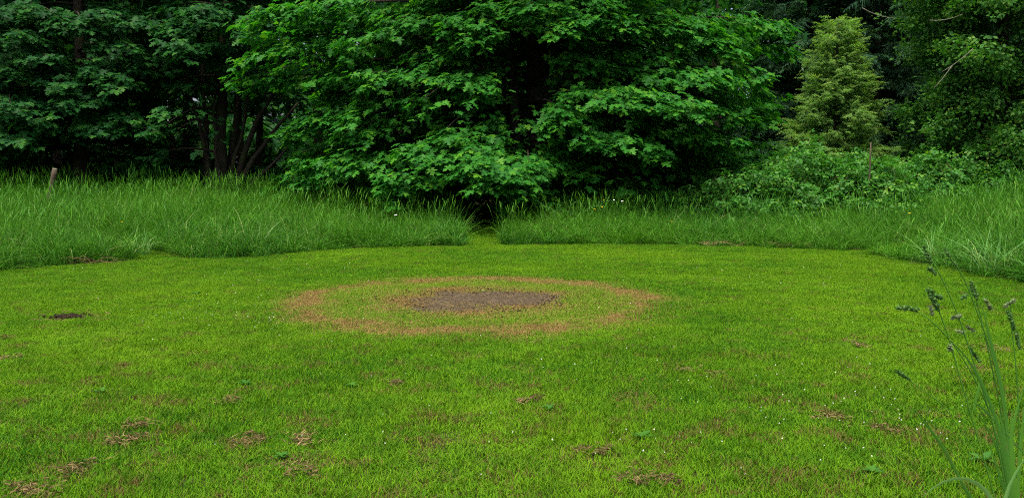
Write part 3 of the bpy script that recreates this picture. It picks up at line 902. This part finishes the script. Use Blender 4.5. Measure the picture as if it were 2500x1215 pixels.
# young yellow-green conifer and dark firs on the right
def conifer(name, label, px, d, height, rad, r0, coll, n_br, per, seed, sc0, droop, low=.25, group=None, shape=.85):
    r_ = np.random.default_rng(seed)
    bx = (px - 1250) / F * d
    root = thing(name, label, 'tree', (bx, d, gz(bx, d) - .1), group)
    b = np.array(root.location)
    wood('trunk', bez(b, b + [.05, 0, height / 2], b + [0, 0, height], 10), np.linspace(r0, .012, 10), root, k=8, seed=seed)
    P, D = [], []
    for j in range(n_br):
        q = (j + r_.uniform(0, 1)) / n_br
        h = low + (height - low) * q
        ln = rad * (1 - q) ** shape * r_.uniform(.65, 1.1) + .12
        az = j * 2.4 + r_.normal(0, .3)
        dr = np.array([math.cos(az), math.sin(az), 0])
        st = b + [0, 0, h]
        e = st + dr * ln + np.array([0, 0, ln * (.25 - droop)])
        path = bez(st, (st + e) / 2 + [0, 0, .12 * ln], e, 6)
        if j % 3 == 0:
            wood('branch', path, np.linspace(.016 + .008 * ln, .004, 6), root, k=4, seed=j)
        m = max(3, int(per * ln))
        t = r_.uniform(.12, 1, m)
        p = np.stack([np.interp(t * 5, range(6), path[:, i_]) for i_ in range(3)], -1) + r_.normal(0, .07, (m, 3))
        lat = np.array([-dr[1], dr[0], 0])
        P.append(p); D.append(dr * .8 + lat * r_.normal(0, .75, (m, 1)) + np.array([0, 0, 1.0]) * r_.normal(.08 - droop * .7, .3, (m, 1)))
    P = np.concatenate(P); D = np.concatenate(D); n = len(P)
    scatter('foliage', coll, P, eulers(frames(D, np.array([0, 0, 1.0]) + r_.normal(0, .3, (n, 3)))), sc0 * r_.uniform(.6, 1.25, n), r_.integers(0, 4, n), root)
conifer('cedar_tree', 'young feathery yellow-green conifer rising behind the brambles', 2030, 29, 6.75, 2.1, .09, P_cedar, 190, 18, 901, .85, .10, .2, None, .62)
conifer('fir_tree', 'dark fir standing right behind the young yellow-green conifer', 2125, 35, 17, 3.3, .28, P_fir, 130, 10, 902, 1.3, .35, 1.8, 'dark firs', .6)
conifer('fir_tree', 'dark fir deeper in the wood left of the alder', 2230, 40, 18, 3.4, .28, P_fir, 120, 10, 903, 1.4, .35, 2.2, 'dark firs', .6)
conifer('fir_tree', 'dark fir rising behind the young conifer on its left', 1960, 37, 17, 3.2, .28, P_fir, 120, 10, 904, 1.3, .35, 1.5, 'dark firs', .6)
conifer('fir_tree', 'dark fir behind the middle of the alder', 2420, 38, 18, 3.6, .28, P_fir, 110, 9, 905, 1.4, .35, 1.0, 'dark firs', .6)

def alder():
    r_ = np.random.default_rng(95)
    bx, by = (2420 - 1250) / F * 27, 27.0
    root = thing('alder_tree', 'spreading small-leaved tree with pale bare twigs above the right brambles', 'tree', (bx, by, gz(bx, by) - .1))
    b = np.array(root.location)
    wood('trunk', bez(b, b + [.2, 0, 5], b + [.1, .2, 12], 10), np.linspace(.24, .08, 10), root, k=9)
    P, D = [], []
    for j in range(150):
        az = r_.uniform(0, 6.283)
        h = 1.5 + 10.5 * r_.uniform(0, 1) ** 1.2
        ln = 4.1 * r_.uniform(.5, 1.0) * (1 - .5 * smooth(h, 6, 13)) * (.72 + .28 * smooth(h, 1.5, 4.5))
        st = b + [0, 0, h]
        e = st + np.array([math.cos(az) * ln, math.sin(az) * ln * .95, .25 * ln - r_.uniform(0, .9)])
        path = bez(st, (st + e) / 2 + [0, 0, .5], e, 8)
        if j % 3 == 0:
            wood('limb', path, np.linspace(.04, .008, 8), root, k=5, seed=j)
        m = 46 if h < 8 else 26
        t = r_.uniform(.25, 1, m) ** .8
        p = np.stack([np.interp(t * 7, range(8), path[:, i_]) for i_ in range(3)], -1) + r_.normal(0, .24, (m, 3))
        P.append(p); D.append(np.tile([math.cos(az), math.sin(az), 0], (m, 1)))
    for px0, py0, px1, py1, d in ((2190, 45, 2105, 20, 25), (2300, 175, 2375, 120, 23.4), (2350, 35, 2270, 50, 23.2), (2280, 215, 2325, 160, 23.5)):
        p0, p1 = at(px0, py0, d), at(px1, py1, d)
        wood('bare_branch', bez(p0, (p0 + p1) / 2 + [0, .1, -.12], p1, 7), np.linspace(.006, .016, 7), root, 'pale_bark', k=6)
    P = np.concatenate(P); n = len(P)
    keep = P[:, 2] > gz(P[:, 0], P[:, 1]) + 1.4
    P = P[keep]; n = len(P)
    e = np.stack([r_.normal(0, .45, n), r_.normal(0, .45, n), r_.uniform(0, 6.28, n)], -1)
    scatter('crown', P_alder, P, e, r_.uniform(.8, 1.35, n), r_.integers(0, 5, n), root)
alder()

# ------------------------------------------------------------------ brambles
def bramble(px, py_top, d, wpx, depth, label, seed, singles=40, dens=1.0):
    r_ = np.random.default_rng(seed)
    top = at(px, py_top, d)
    bx, by = top[0], d
    g = float(gz(bx, by))
    h = max(.7, top[2] - g)
    w = wpx / F * d
    root = thing('bramble_bush', label, 'bramble', (bx, by, g), 'bramble mounds on the right')
    b = np.array(root.location)
    for j in range(16):
        a = r_.uniform(0, 6.283)
        q = r_.uniform(.5, 1.0)
        st = b + np.array([math.cos(a) * w * .25, math.sin(a) * depth * .25, -.05])
        e = b + np.array([math.cos(a) * w * q, math.sin(a) * depth * q, h * r_.uniform(.15, .6)])
        wood('cane', bez(st, (st + e) / 2 + [0, 0, h * 1.1], e, 8), np.linspace(.011, .004, 8), root, 'cane', k=4)
    n = int(900 * w * dens * (h + .6))
    u = norm(r_.normal(0, 1, (n, 3)))
    u[:, 2] = np.abs(u[:, 2])
    bump = 1 + .30 * wob(u[:, 0] * 3.4 + seed, u[:, 1] * 3 + u[:, 2] * 2.6, 1.5)
    q = r_.uniform(.0, 1, n) ** .22 * bump
    P = b + u * np.array([w, depth, h]) * q[:, None]
    out = norm(u * np.array([1 / w, 1 / depth, 1 / h]))
    d_ = out * .55 + r_.normal(0, .5, (n, 3)) + np.array([0, 0, -.35])
    R = frames(d_, out * .6 + np.array([0, 0, .9]) + r_.normal(0, .3, (n, 3)))
    finish_leaves(root, P_tri, TRI, P, R, .20 * r_.uniform(.6, 1.25, n), r_, singles, 'foliage')
for j, a in enumerate([(1990, 362, 24.0, 185, 1.6, 'largest bramble mound, glossy leaves, in front of the young conifer'), (2140, 392, 23.0, 130, 1.3, 'bramble mound right of the thin grey post base'),
        (2270, 375, 25.5, 150, 1.6, 'bramble mound below the left side of the alder'), (2430, 352, 26, 140, 1.6, 'rightmost bramble mound below the alder at the frame edge'),
        (1850, 405, 23.4, 130, 1.3, 'bramble mound below the right tip of the big maple'), (1740, 440, 24.5, 120, 1.2, 'low shaded bramble under the right boughs of the big maple'),
        (1560, 455, 25.5, 130, 1.1, 'low dark bramble in shade under the middle right boughs'), (1400, 455, 26, 110, 1.0, 'low dark bramble right of the path opening')]):
    bramble(*a, 950 + j, singles=60 if j in (0, 1, 4) else 25)

# fern beside the path opening
def fern(px, py, d, label, seed):
    r_ = np.random.default_rng(seed)
    p = at(px, py, d)
    root = thing('fern', label, 'fern', (p[0], d, gz(p[0], d)))
    for j in range(11):
        az = j * .571 + r_.normal(0, .1)
        ln = r_.uniform(1.3, 1.75)
        dr = np.array([math.cos(az), math.sin(az), 0])
        t = np.linspace(0, 1, 18)
        path = dr * (ln * .8 * t)[:, None] + np.array([0, 0, 1.0]) * (ln * (1.1 * t - .55 * t ** 2.2))[:, None]
        lat = np.array([-dr[1], dr[0], 0])
        vs, fs, o = [], [], 0
        for k_ in range(2, 18):
            for s_ in (-1, 1):
                L_ = .20 * math.sin(math.pi * (.15 + .85 * t[k_])) + .02
                q = path[k_]
                tip = q + lat * s_ * L_ + dr * .05 + np.array([0, 0, -.05])
                w = dr * .022
                vs += [q - w, q + w, tip]; fs.append((o, o + 1, o + 2)); o += 3
        v2, f2 = tube(path, np.linspace(.006, .002, 18), 4)
        v_, f_ = join([(np.array(vs), fs), (v2, f2)])
        add('frond', mesh_from('frond', v_, f_, M['fern'], np.full(len(v_), r_.uniform(0, .6))), root)
fern(1385, 470, 23.4, 'green fern with arching fronds right of the path opening', 61)

# ------------------------------------------------------------------ fence posts
def post(label, px, y0, y1, d, r, lean, mat, taper=.9):
    top = at(px, y0, d)
    base = np.array([top[0] - lean, d, 0]); base[2] = gz(base[0], d)
    root = thing('fence_post', label, 'post', base)
    pts = np.linspace([0, 0, -.15], top - base, 8)
    v, f = tube(pts, np.linspace(r, r * taper, 8), 10, .05, int(px))
    add('shaft', mesh_from('shaft', v, f, M[mat], None, True), root)
    ct = top - base
    v, f = tube([ct, ct + norm(ct[None])[0] * .012], [r * taper * .98, r * taper * .8], 10, .05, 3)
    add('cut_end', mesh_from('cut_end', v, f, M['pale_bark']), root)
post('stubby weathered wooden post leaning right in the tall grass at left', 134, 412, 475, 25.5, .085, .38, 'post_wood')
post('thin upright grey post standing in the brambles before the dark firs', 2126, 349, 415, 22.3, .022, .0, 'post_wood')

# ------------------------------------------------------------------ small things on the lawn
def clump(label, px, py, wpx, seed, mat='straw', dark=False, n=110, hgt=.03):
    r_ = np.random.default_rng(seed)
    c = on_flat(px, py)
    root = thing('clippings_clump', label, 'clippings', (c[0], c[1], gz(c[0], c[1])), 'dry clippings on the lawn')
    w = wpx / F * np.hypot(c[1], CAM_H) * .5
    n = int(n * 1.0)
    lob = r_.normal(0, 1, (5, 2)) * np.array([w * .65, w * .5])
    k_ = r_.integers(0, 5, n)
    sp = r_.uniform(.2, .6, 5)[k_]
    base = np.concatenate([lob[k_] + r_.normal(0, 1, (n, 2)) * (w * sp)[:, None], (.016 + hgt * r_.uniform(.2, 1.2, n))[:, None]], 1)
    az = r_.uniform(0, 6.283, n)
    d = np.stack([np.cos(az), np.sin(az), r_.normal(.05, .28, n)], -1)
    ln = r_.uniform(.02, .06, n)
    s = np.array([-.5, 0, .5])
    path = base[:, None] + d[:, None] * (ln[:, None] * s[None])[..., None]
    path[:, :, 2] += -.25 * ln[:, None] * (s ** 2 * 4)[None] * r_.uniform(0, .6, n)[:, None]
    path[:, :, 2] = np.maximum(path[:, :, 2], .012)
    v, f, own = ribbons(path, np.outer(r_.uniform(.003, .0065, n), [.7, 1, .4]), norm(np.cross(d, r_.normal(0, 1, (n, 3)))))
    add('dry_straw', mesh_from('dry_straw', v, f, M[mat], r_.uniform(0, 1, n)[own]), root, kind='stuff')
    m = 7
    parts = []
    for j in range(m):
        aa, qq = r_.uniform(0, 6.283), math.sqrt(r_.uniform(0, .7))
        lv, lf = _l0
        parts.append((lv * r_.uniform(.005, .011) + np.array([w * qq * math.cos(aa), w * qq * math.sin(aa), .016]), lf))
    v, f = join(parts)
    add('soil_crumbs', mesh_from('soil_crumbs', v, f, M['dark_soil']), root, kind='stuff')
_lm = lump(9, None)
_l0 = (np.array([vv.co[:] for vv in _lm.vertices]), [tuple(p.vertices) for p in _lm.polygons])
cl = [(740, 1086, 62, 'tan tuft of dry clippings, sharpest and palest, lower left of the middle'), (600, 1082, 75, 'brown clippings clump just left of the pale tan tuft'), (180, 1152, 90, 'wide brown clippings clump in the lower left corner'),
      (130, 1204, 95, 'reddish brown clippings at the very bottom left'), (40, 1206, 60, 'brown clippings at the extreme bottom left corner'), (310, 1082, 90, 'flat brown clippings above the wide lower left clump'),
      (340, 1045, 60, 'thin brown clippings streak left of centre foreground'), (555, 985, 60, 'dark dry wisp in the grass left of centre'), (745, 1160, 60, 'brown clippings below the pale tan tuft'),
      (1560, 1180, 70, 'brown dry patch at the bottom right of centre'), (1630, 1185, 50, 'small reddish brown tuft beside the bottom dry patch'), (1445, 1110, 50, 'dark brown wisp left of the dark weed clump'),
      (1700, 910, 80, 'thin brown streak in the right middle lawn'), (2030, 1022, 80, 'brown dry streak left of the orchard grass'), (2440, 855, 90, 'brown dry patch behind the orchard grass stems'),
      (2110, 848, 60, 'dark brown scuff left of the seed heads'), (2160, 1050, 70, 'brown dry patch below the orchard grass seed heads'), (12, 828, 50, 'small brown scuff at the left frame edge'),
      (1290, 985, 60, 'faint brown wisp in the middle foreground'), (970, 940, 40, 'tiny dark wisp in the middle lawn'), (2395, 905, 60, 'brown straw between the orchard grass stems'), (25, 880, 50, 'second brown scuff lower at the left frame edge')]
for j, (px, py, w, lb) in enumerate(cl):
    clump(lb, px, py, w, 1200 + j, 'straw' if j else 'straw_pale', n=int(60 + w))

# the dark scrape at the left: a shallow heap of turned soil with straw round it
c = on_flat(165, 776)
root = thing('soil_scrape', 'dark patch of dug soil with straw on the left lawn', 'soil', (c[0], c[1], gz(c[0], c[1])))
me = dirt_sheet('soil', c[0], c[1], .2, .15, M['dark_soil'], .03, 26, 8, .012)
o = add('soil', me, root); o.location = -np.array(root.location)
r_ = np.random.default_rng(5)
n = 50
a = r_.uniform(0, 6.283, n); q = r_.uniform(.7, 1.6, n)
base = np.stack([.32 * q * np.cos(a), .24 * q * np.sin(a), r_.uniform(.02, .05, n)], -1)
az = r_.uniform(0, 6.283, n); d = np.stack([np.cos(az), np.sin(az), r_.normal(.1, .3, n)], -1)
v, f, own = ribbons(base[:, None] + d[:, None] * np.array([-.04, 0, .04])[None, :, None], np.outer(r_.uniform(.004, .007, n), [.7, 1, .4]), norm(np.cross(d, r_.normal(0, 1, (n, 3)))))
add('dry_straw', mesh_from('dry_straw', v, f, M['straw_pale'], r_.uniform(0, 1, n)[own]), root, kind='stuff')

parts = []
for j in range(46):
    aa, qq = r_.uniform(0, 6.283), r_.uniform(.2, 1.35)
    parts.append((_l0[0] * r_.uniform(.008, .026) + np.array([.2 * qq * math.cos(aa), .15 * qq * math.sin(aa), .03]), _l0[1]))
v, f = join(parts)
add('soil_crumbs', mesh_from('soil_crumbs', v, f, M['dark_soil']), root, kind='stuff')

# broad dark weeds in the turf
def weed(label, px, py, size, seed):
    r_ = np.random.default_rng(seed)
    c = on_flat(px, py)
    root = thing('broadleaf_weed', label, 'weed', (c[0], c[1], gz(c[0], c[1])), 'dark weeds in the lawn')
    for j in range(9):
        v, f = oval_leaf(seed + j, None, .22)
        az = j * .7 + r_.normal(0, .2)
        R = frames(np.array([[math.cos(az), math.sin(az), r_.uniform(.25, .8)]]), np.array([[0, 0, 1.0]]))[0]
        add('leaf', mesh_from('leaf', (v * size * .7 * r_.uniform(.6, 1.1)) @ R.T + [0, 0, .02], f, M['weed'], np.full(7, r_.uniform(0, .5))), root)
for j, (px, py, s, lb) in enumerate([(1565, 1076, .12, 'dark leafy weed clump in the right foreground lawn'), (2400, 1135, .13, 'broad weed at the foot of the orchard grass'), (600, 942, .10, 'dark weed tuft left of the middle lawn'),
        (250, 965, .10, 'dark weed tuft in the left lawn'), (480, 722, .13, 'bluish weed tuft left of the scorched ring'), (690, 1125, .10, 'dark weed tuft below the tan clippings'), (2130, 1165, .10, 'dark weed at the bottom right'),
        (1340, 1005, .09, 'small dark weed in the middle foreground'), (860, 945, .09, 'small dark weed below the left of the ring')]):
    weed(lb, px, py, s, 1300 + j)

# small white clover heads over the lawn
def flower_ball(mat):
    vs, fs, o = [], [], 0
    for j in range(9):
        a = j * 2.4; zz = 1 - 2 * (j + .5) / 9
        q = math.sqrt(1 - zz * zz)
        p = np.array([q * math.cos(a), q * math.sin(a), zz])
        t = norm(np.cross(p, [.3, .5, .8])[None])[0]; b_ = np.cross(p, t)
        vs += [p * .6 + t * .6, p * 1.1, p * .6 - t * .6, p * .6 + b_ * .5]; fs += [(o, o + 1, o + 2), (o, o + 1, o + 3)]; o += 4
    return mesh_from('flower head', vs, fs, mat, np.random.default_rng(2).uniform(0, 1, o))
P_fl = proto('clover head', [flower_ball(M['white_petal'])])
fx, fy = [], []
for px, py, sx_, sy_, m in ((1600, 1100, 90, 40, 22), (1900, 1020, 250, 110, 90), (2250, 1000, 120, 120, 45), (560, 760, 130, 40, 60), (640, 790, 60, 15, 30), (330, 760, 120, 50, 25), (1350, 850, 500, 120, 70), (700, 660, 300, 20, 40), (1750, 680, 250, 25, 40), (1000, 1050, 400, 90, 30)):
    for _ in range(m // 2):
        p = on_flat(px + rng.normal(0, sx_ * .7), min(1240, py + rng.normal(0, sy_ * .7)))
        if p[1] < 22 and beyond(p[0], p[1]) < -.2:
            fx.append(p[0]); fy.append(p[1])
fx, fy = np.array(fx), np.array(fy); n = len(fx)
scatter('clover_flowers', P_fl, np.stack([fx, fy, gz(fx, fy) + rng.uniform(.04, .065, n)], -1), rng.uniform(0, 6, (n, 3)), rng.uniform(.004, .0085, n) * (.45 + .03 * fy), np.zeros(n, int),
        label='tiny white clover heads dotted over the lawn', cat='flowers')

# flowers in the tall grass
def meadow_flower(label, px, py, d, col, seed, size):
    r_ = np.random.default_rng(seed)
    top = at(px, py, d)
    g = float(gz(top[0], d))
    root = thing('meadow_flower', label, 'flower', (top[0], d, g), 'flowers in the tall grass')
    h = max(.4, top[2] - g)
    v, f = tube(bez(np.zeros(3), np.array([.03, 0, h * .6]), np.array([0, 0, h]), 6), np.linspace(.004, .003, 6), 4)
    add('stem', mesh_from('stem', v, f, M['orchard'], np.full(len(v), .3)), root)
    for j in range(6):
        a = j * 1.047
        v_, f_ = oval_leaf(j + seed, None, .4)
        R = frames(np.array([[math.cos(a), math.sin(a) - .3, .55]]), np.array([[0, -.6, .8]]))[0]
        add('petal', mesh_from('petal', (v_ * size) @ R.T + [0, 0, h], f_, M[col], np.full(7, .5)), root)
for j, (px, py, d, col, s, lb) in enumerate([(1474, 489, 22.4, 'yellow_petal', .026, 'yellow flower, highest of the yellow group in the tall grass'), (1470, 506, 22, 'yellow_petal', .026, 'yellow flower, lowest right of the yellow group'),
        (1452, 511, 22, 'yellow_petal', .03, 'yellow flower, leftmost of the yellow group'), (1499, 489, 22.4, 'white_petal', .036, 'white flower just right of the yellow group'), (1519, 492, 22.4, 'white_petal', .04, 'white flower, rightmost beside the yellow group'),
        (966, 526, 21.5, 'white_petal', .045, 'lone white flower in the tall grass left of the path'), (2221, 521, 19.5, 'yellow_petal', .03, 'small yellow flower in the tall grass of the right bank'), (1640, 541, 21, 'yellow_petal', .025, 'tiny yellow flower right of the yellow group'),
        (298, 542, 19, 'yellow_petal', .028, 'pale yellow flower in the left tall grass')]):
    meadow_flower(lb, px, py, d, col, 1400 + j, s)

M['tussock'] = leaf_material('pale flopped grass blades', (.055, .180, .028), (.105, .250, .055), (.180, .320, .100), .3, .45, .15)
for j, (px, py, sc_, lb) in enumerate([(590, 618, 1.0, 'pale flopped grass tussock at the left meadow edge beside the notch'), (650, 612, .8, 'smaller flopped tussock just right of the pale left tussock'), (1075, 592, .8, 'arching grass tussock at the edge left of the mown path'),
        (2040, 603, .8, 'flopped tussock beside the notch in the right meadow edge'), (2330, 650, 1.0, 'coarse arching tussock on the right bank edge'), (2455, 672, 1.05, 'tall coarse tussock at the right frame edge'), (310, 628, .8, 'flopped tussock above the brown dead grass at left')]):
    c = on_flat(px, py)
    c[1] += .15
    root = thing('grass_tussock', lb, 'grass clump', (c[0], c[1], gz(c[0], c[1])), 'flopped tussocks along the meadow edge')
    for kk in range(3):
        me = tall_tuft(1600 + j * 3 + kk, 60, .26, .55, 1.15, .009, .018, 1.7, 0, M['tussock'])
        o = add('blades', me, root, kind='stuff')
        o.scale = (sc_, sc_, sc_ * .85)
        o.location = (.22 * (kk - 1), .1 * (kk % 2), 0)

# flattened dead grass lying at the foot of the meadow edge
def dead_tuft(label, px, py, w, seed):
    r_ = np.random.default_rng(seed)
    c = on_flat(px, py)
    root = thing('dead_grass', label, 'dead grass', (c[0], c[1], gz(c[0], c[1])), 'dead grass along the edge')
    n = 70
    base = np.stack([r_.uniform(-w, w, n), r_.uniform(-.2, .2, n), r_.uniform(.02, .14, n)], -1)
    az = r_.normal(0, .8, n) + math.pi * r_.integers(0, 2, n)
    d = np.stack([np.cos(az), np.sin(az), r_.normal(0, .2, n)], -1)
    s = np.array([-.5, -.15, .2, .5])
    ln = r_.uniform(.15, .45, n)
    path = base[:, None] + d[:, None] * (ln[:, None] * s[None])[..., None]
    path[:, :, 2] = np.maximum(.01, path[:, :, 2] + (.06 - .3 * (s ** 2)[None]) * ln[:, None])
    v, f, own = ribbons(path, np.outer(r_.uniform(.005, .01, n), [.7, 1, 1, .3]), norm(np.cross(d, r_.normal(0, 1, (n, 3)))))
    add('dry_straw', mesh_from('dry_straw', v, f, M['straw_pale'] if seed % 2 else M['straw'], r_.uniform(0, 1, n)[own]), root, kind='stuff')
for j, (px, py, w, lb) in enumerate([(225, 645, .5, 'brown flattened dead grass at the left meadow edge'), (1760, 602, .6, 'thin dead grass at the foot of the right meadow edge'), (1930, 606, .5, 'dead grass near the right notch in the meadow edge')]):
    dead_tuft(lb, px, py, w, 1500 + j)

# ------------------------------------------------------------------ orchard grass close to the camera on the right
def orchard_grass():
    r_ = np.random.default_rng(21)
    D0 = 1.30
    gx_, gy_ = (2475 - 1250) / F * D0, D0
    root = thing('orchard_grass', 'tall wet orchard grass with seed heads rising close at the right', 'grass plant', (gx_, gy_, gz(gx_, gy_)))
    b = np.array(root.location)
    def curve(pts, d, n=70, ground=True):
        w = [at(px, py, d) for px, py in pts]
        if ground:
            foot = b + np.array([r_.uniform(-.05, .05), r_.uniform(-.05, .05), -.02])
            lowp = w[-1]
            w = w + [lowp * .55 + foot * .45 + np.array([.015, 0, 0]), foot]
        w = np.array(w)
        s = np.concatenate([[0], np.cumsum(np.linalg.norm(np.diff(w, axis=0), axis=1))])
        t = np.linspace(0, s[-1], n)
        out = np.stack([np.interp(t, s, w[:, k_]) for k_ in range(3)], -1)
        for _ in range(2):
            out[1:-1] = (out[:-2] + 2 * out[1:-1] + out[2:]) / 4
        return out - b
    stems = [([(2265, 618), (2280, 645), (2296, 668), (2335, 758), (2362, 835), (2389, 922), (2422, 1021), (2444, 1125), (2462, 1240)], 1.30),
             ([(2278, 722), (2291, 755), (2318, 824), (2340, 911), (2362, 982), (2389, 1075), (2411, 1147), (2440, 1260)], 1.24),
             ([(2322, 630), (2354, 673), (2378, 742), (2400, 796), (2422, 867), (2444, 955), (2460, 1081), (2470, 1230)], 1.34),
             ([(2372, 690), (2392, 760), (2412, 850), (2436, 960), (2458, 1090), (2474, 1240)], 1.38),
             ([(2466, 770), (2476, 850), (2486, 960), (2488, 1090), (2485, 1240)], 1.42),
             ([(2250, 765), (2290, 795), (2322, 830), (2368, 900), (2410, 985), (2445, 1100), (2468, 1240)], 1.36)]
    for pts, d in stems:
        p = curve(pts, d)
        v, f = tube(p, np.linspace(.0010, .0022, len(p)), 6)
        add('stem', mesh_from('stem', v, f, M['orchard'], np.full(len(v), .35), True), root)
    def head(px, py, dx, dy, d, pale, dens):
        """one-sided knots of spikelets along a short axis, dx, dy in pixels"""
        p0 = at(px - dx / 2, py - dy / 2, d); p1 = at(px + dx / 2, py + dy / 2, d)
        vs, fs, rv, o = [], [], [], 0
        ax = p1 - p0; ln = np.linalg.norm(ax); ax = ax / ln
        for j in range(dens):
            t = r_.uniform(0, 1)
            c_ = p0 + ax * ln * t + norm(r_.normal(0, 1, (1, 3)))[0] * r_.uniform(0, .0042) * (1 - .5 * abs(t - .4)) - b
            dd = norm((r_.normal(0, .8, 3) - ax * .9)[None])[0]
            sd_ = norm(np.cross(dd, r_.normal(0, 1, 3))[None])[0]
            l_, w_ = r_.uniform(.005, .0095), r_.uniform(.0012, .0022)
            vs += [c_ - dd * l_ * .4, c_ + sd_ * w_, c_ + dd * l_ * .6, c_ - sd_ * w_]
            fs.append((o, o + 1, o + 2, o + 3)); rv += [r_.uniform(0, 1)] * 4; o += 4
        nl = max(3, dens // 14)                 # plump knots the spikelets sit on
        for j in range(nl):
            t = (j + .5) / nl + r_.normal(0, .04)
            c_ = p0 + ax * ln * t - b + r_.normal(0, .0012, 3)
            q_ = r_.uniform(.0024, .0040) * (1.1 - .5 * abs(t - .5))
            lv = _l0[0] * q_ * np.array([1, 1, 1.7])
            vs += list(lv + c_); fs += [tuple(k_ + o for k_ in ff) for ff in _l0[1]]; rv += list(r_.uniform(0, .4, len(lv))); o += len(lv)
        add('seed_head', mesh_from('seed_head', vs, fs, M['seed_pale' if pale else 'seed'], rv), root)
        pth = np.linspace(p0 - b, p1 - b, 5)
        return pth
    for h_ in [(2264, 622, 20, 44, 1.30, 0, 60), (2276, 661, 16, 12, 1.30, 0, 60), (2281, 735, 22, 40, 1.24, 0, 150), (2272, 711, 16, 8, 1.24, 0, 50), (2292, 724, 14, 8, 1.24, 0, 40), (2322, 630, 30, 42, 1.34, 0, 60),
               (2378, 709, 16, 42, 1.38, 0, 150), (2414, 744, 14, 24, 1.40, 1, 70), (2466, 739, 26, -14, 1.42, 1, 80), (2469, 782, 14, 46, 1.42, 0, 130), (2485, 830, 8, 40, 1.42, 0, 90), (2217, 752, 54, 6, 1.36, 0, 170),
               (2335, 772, 22, -8, 1.30, 1, 70), (2370, 802, 16, 12, 1.34, 1, 60), (2345, 809, 16, 4, 1.34, 1, 40), (2274, 758, 6, 14, 1.24, 1, 45), (2321, 850, 6, 14, 1.24, 1, 45), (2378, 864, 24, 36, 1.42, 0, 70), (2355, 722, 12, -6, 1.36, 0, 40), (2205, 915, 34, 22, 1.45, 0, 90)]:
        head(*h_)
    for p0, p1, d in (((2217, 755), (2250, 765), 1.36), ((2335, 772), (2345, 775), 1.30), ((2345, 776), (2400, 796), 1.34), ((2345, 809), (2404, 818), 1.34), ((2466, 739), (2470, 772), 1.42), ((2414, 744), (2404, 775), 1.40), ((2205, 917), (2300, 985), 1.45), ((2300, 985), (2440, 1180), 1.45), ((2276, 755), (2291, 757), 1.24)):
        a_, e_ = at(*p0, d) - b, at(*p1, d) - b
        v, f = tube(np.linspace(a_, e_, 5), np.full(5, .0008), 5)
        add('stalklet', mesh_from('stalklet', v, f, M['orchard'], np.full(len(v), .5)), root)
    blades = [([(2398, 745), (2408, 790), (2420, 840), (2444, 933), (2458, 1030), (2470, 1230)], 1.36, .010, 1), ([(2318, 829), (2345, 853), (2373, 884), (2411, 966), (2440, 1040), (2470, 1220)], 1.28, .009, 1),
              ([(2252, 1212), (2275, 1187), (2296, 1174), (2335, 1160), (2378, 1166), (2405, 1188), (2425, 1218), (2450, 1290)], 1.20, .012, 1), ([(2232, 998), (2260, 1035), (2291, 1070), (2324, 1130), (2360, 1200), (2420, 1290)], 1.45, .010, 1),
              ([(2471, 1000), (2468, 1060), (2472, 1130), (2480, 1240)], 1.22, .012, 1), ([(2510, 1105), (2490, 1135), (2455, 1195), (2450, 1240)], 1.18, .010, 1), ([(2398, 920), (2386, 960), (2378, 1000)], 1.33, .009, 0),
              ([(2505, 930), (2490, 975), (2470, 1040), (2466, 1200)], 1.40, .009, 1), ([(2362, 975), (2395, 990), (2440, 1040), (2475, 1080), (2505, 1110)], 1.30, .006, 0), ([(2440, 1000), (2450, 1060), (2462, 1120), (2470, 1230)], 1.26, .010, 1),
              ([(2390, 1010), (2420, 1060), (2450, 1130), (2470, 1235)], 1.38, .008, 1), ([(2500, 990), (2495, 1060), (2488, 1130), (2484, 1240)], 1.34, .010, 1), ([(2415, 1080), (2430, 1130), (2448, 1180), (2465, 1240)], 1.28, .008, 1)]
    for pts, d, w, g_ in blades:
        p = curve(pts, d, 64 if g_ else 20, bool(g_))
        t = np.linspace(0, 1, len(p))
        wd = .62 * w * np.clip(t * (16 if g_ else 4), .06, 1) ** .7 * (1 - .35 * t)
        tn = norm(np.gradient(p, axis=0))
        sd_ = norm(np.cross(tn, np.array([.25, .9, .35])[None]))
        lft, rgt = p - sd_ * wd[:, None] * .5, p + sd_ * wd[:, None] * .5
        mid = p + np.cross(sd_, tn) * wd[:, None] * -.18
        v = np.stack([lft, mid, rgt], 1).reshape(-1, 3)
        f = []
        for i_ in range(len(p) - 1):
            f += [(i_ * 3, i_ * 3 + 1, i_ * 3 + 4, i_ * 3 + 3), (i_ * 3 + 1, i_ * 3 + 2, i_ * 3 + 5, i_ * 3 + 4)]
        pale_b = pts[0] in ((2252, 1212), (2510, 1105), (2362, 975))
        add('blade', mesh_from('blade', v, f, M['tussock' if pale_b else 'orchard'], np.full(len(v), r_.uniform(.1, .9)), True), root)
orchard_grass()
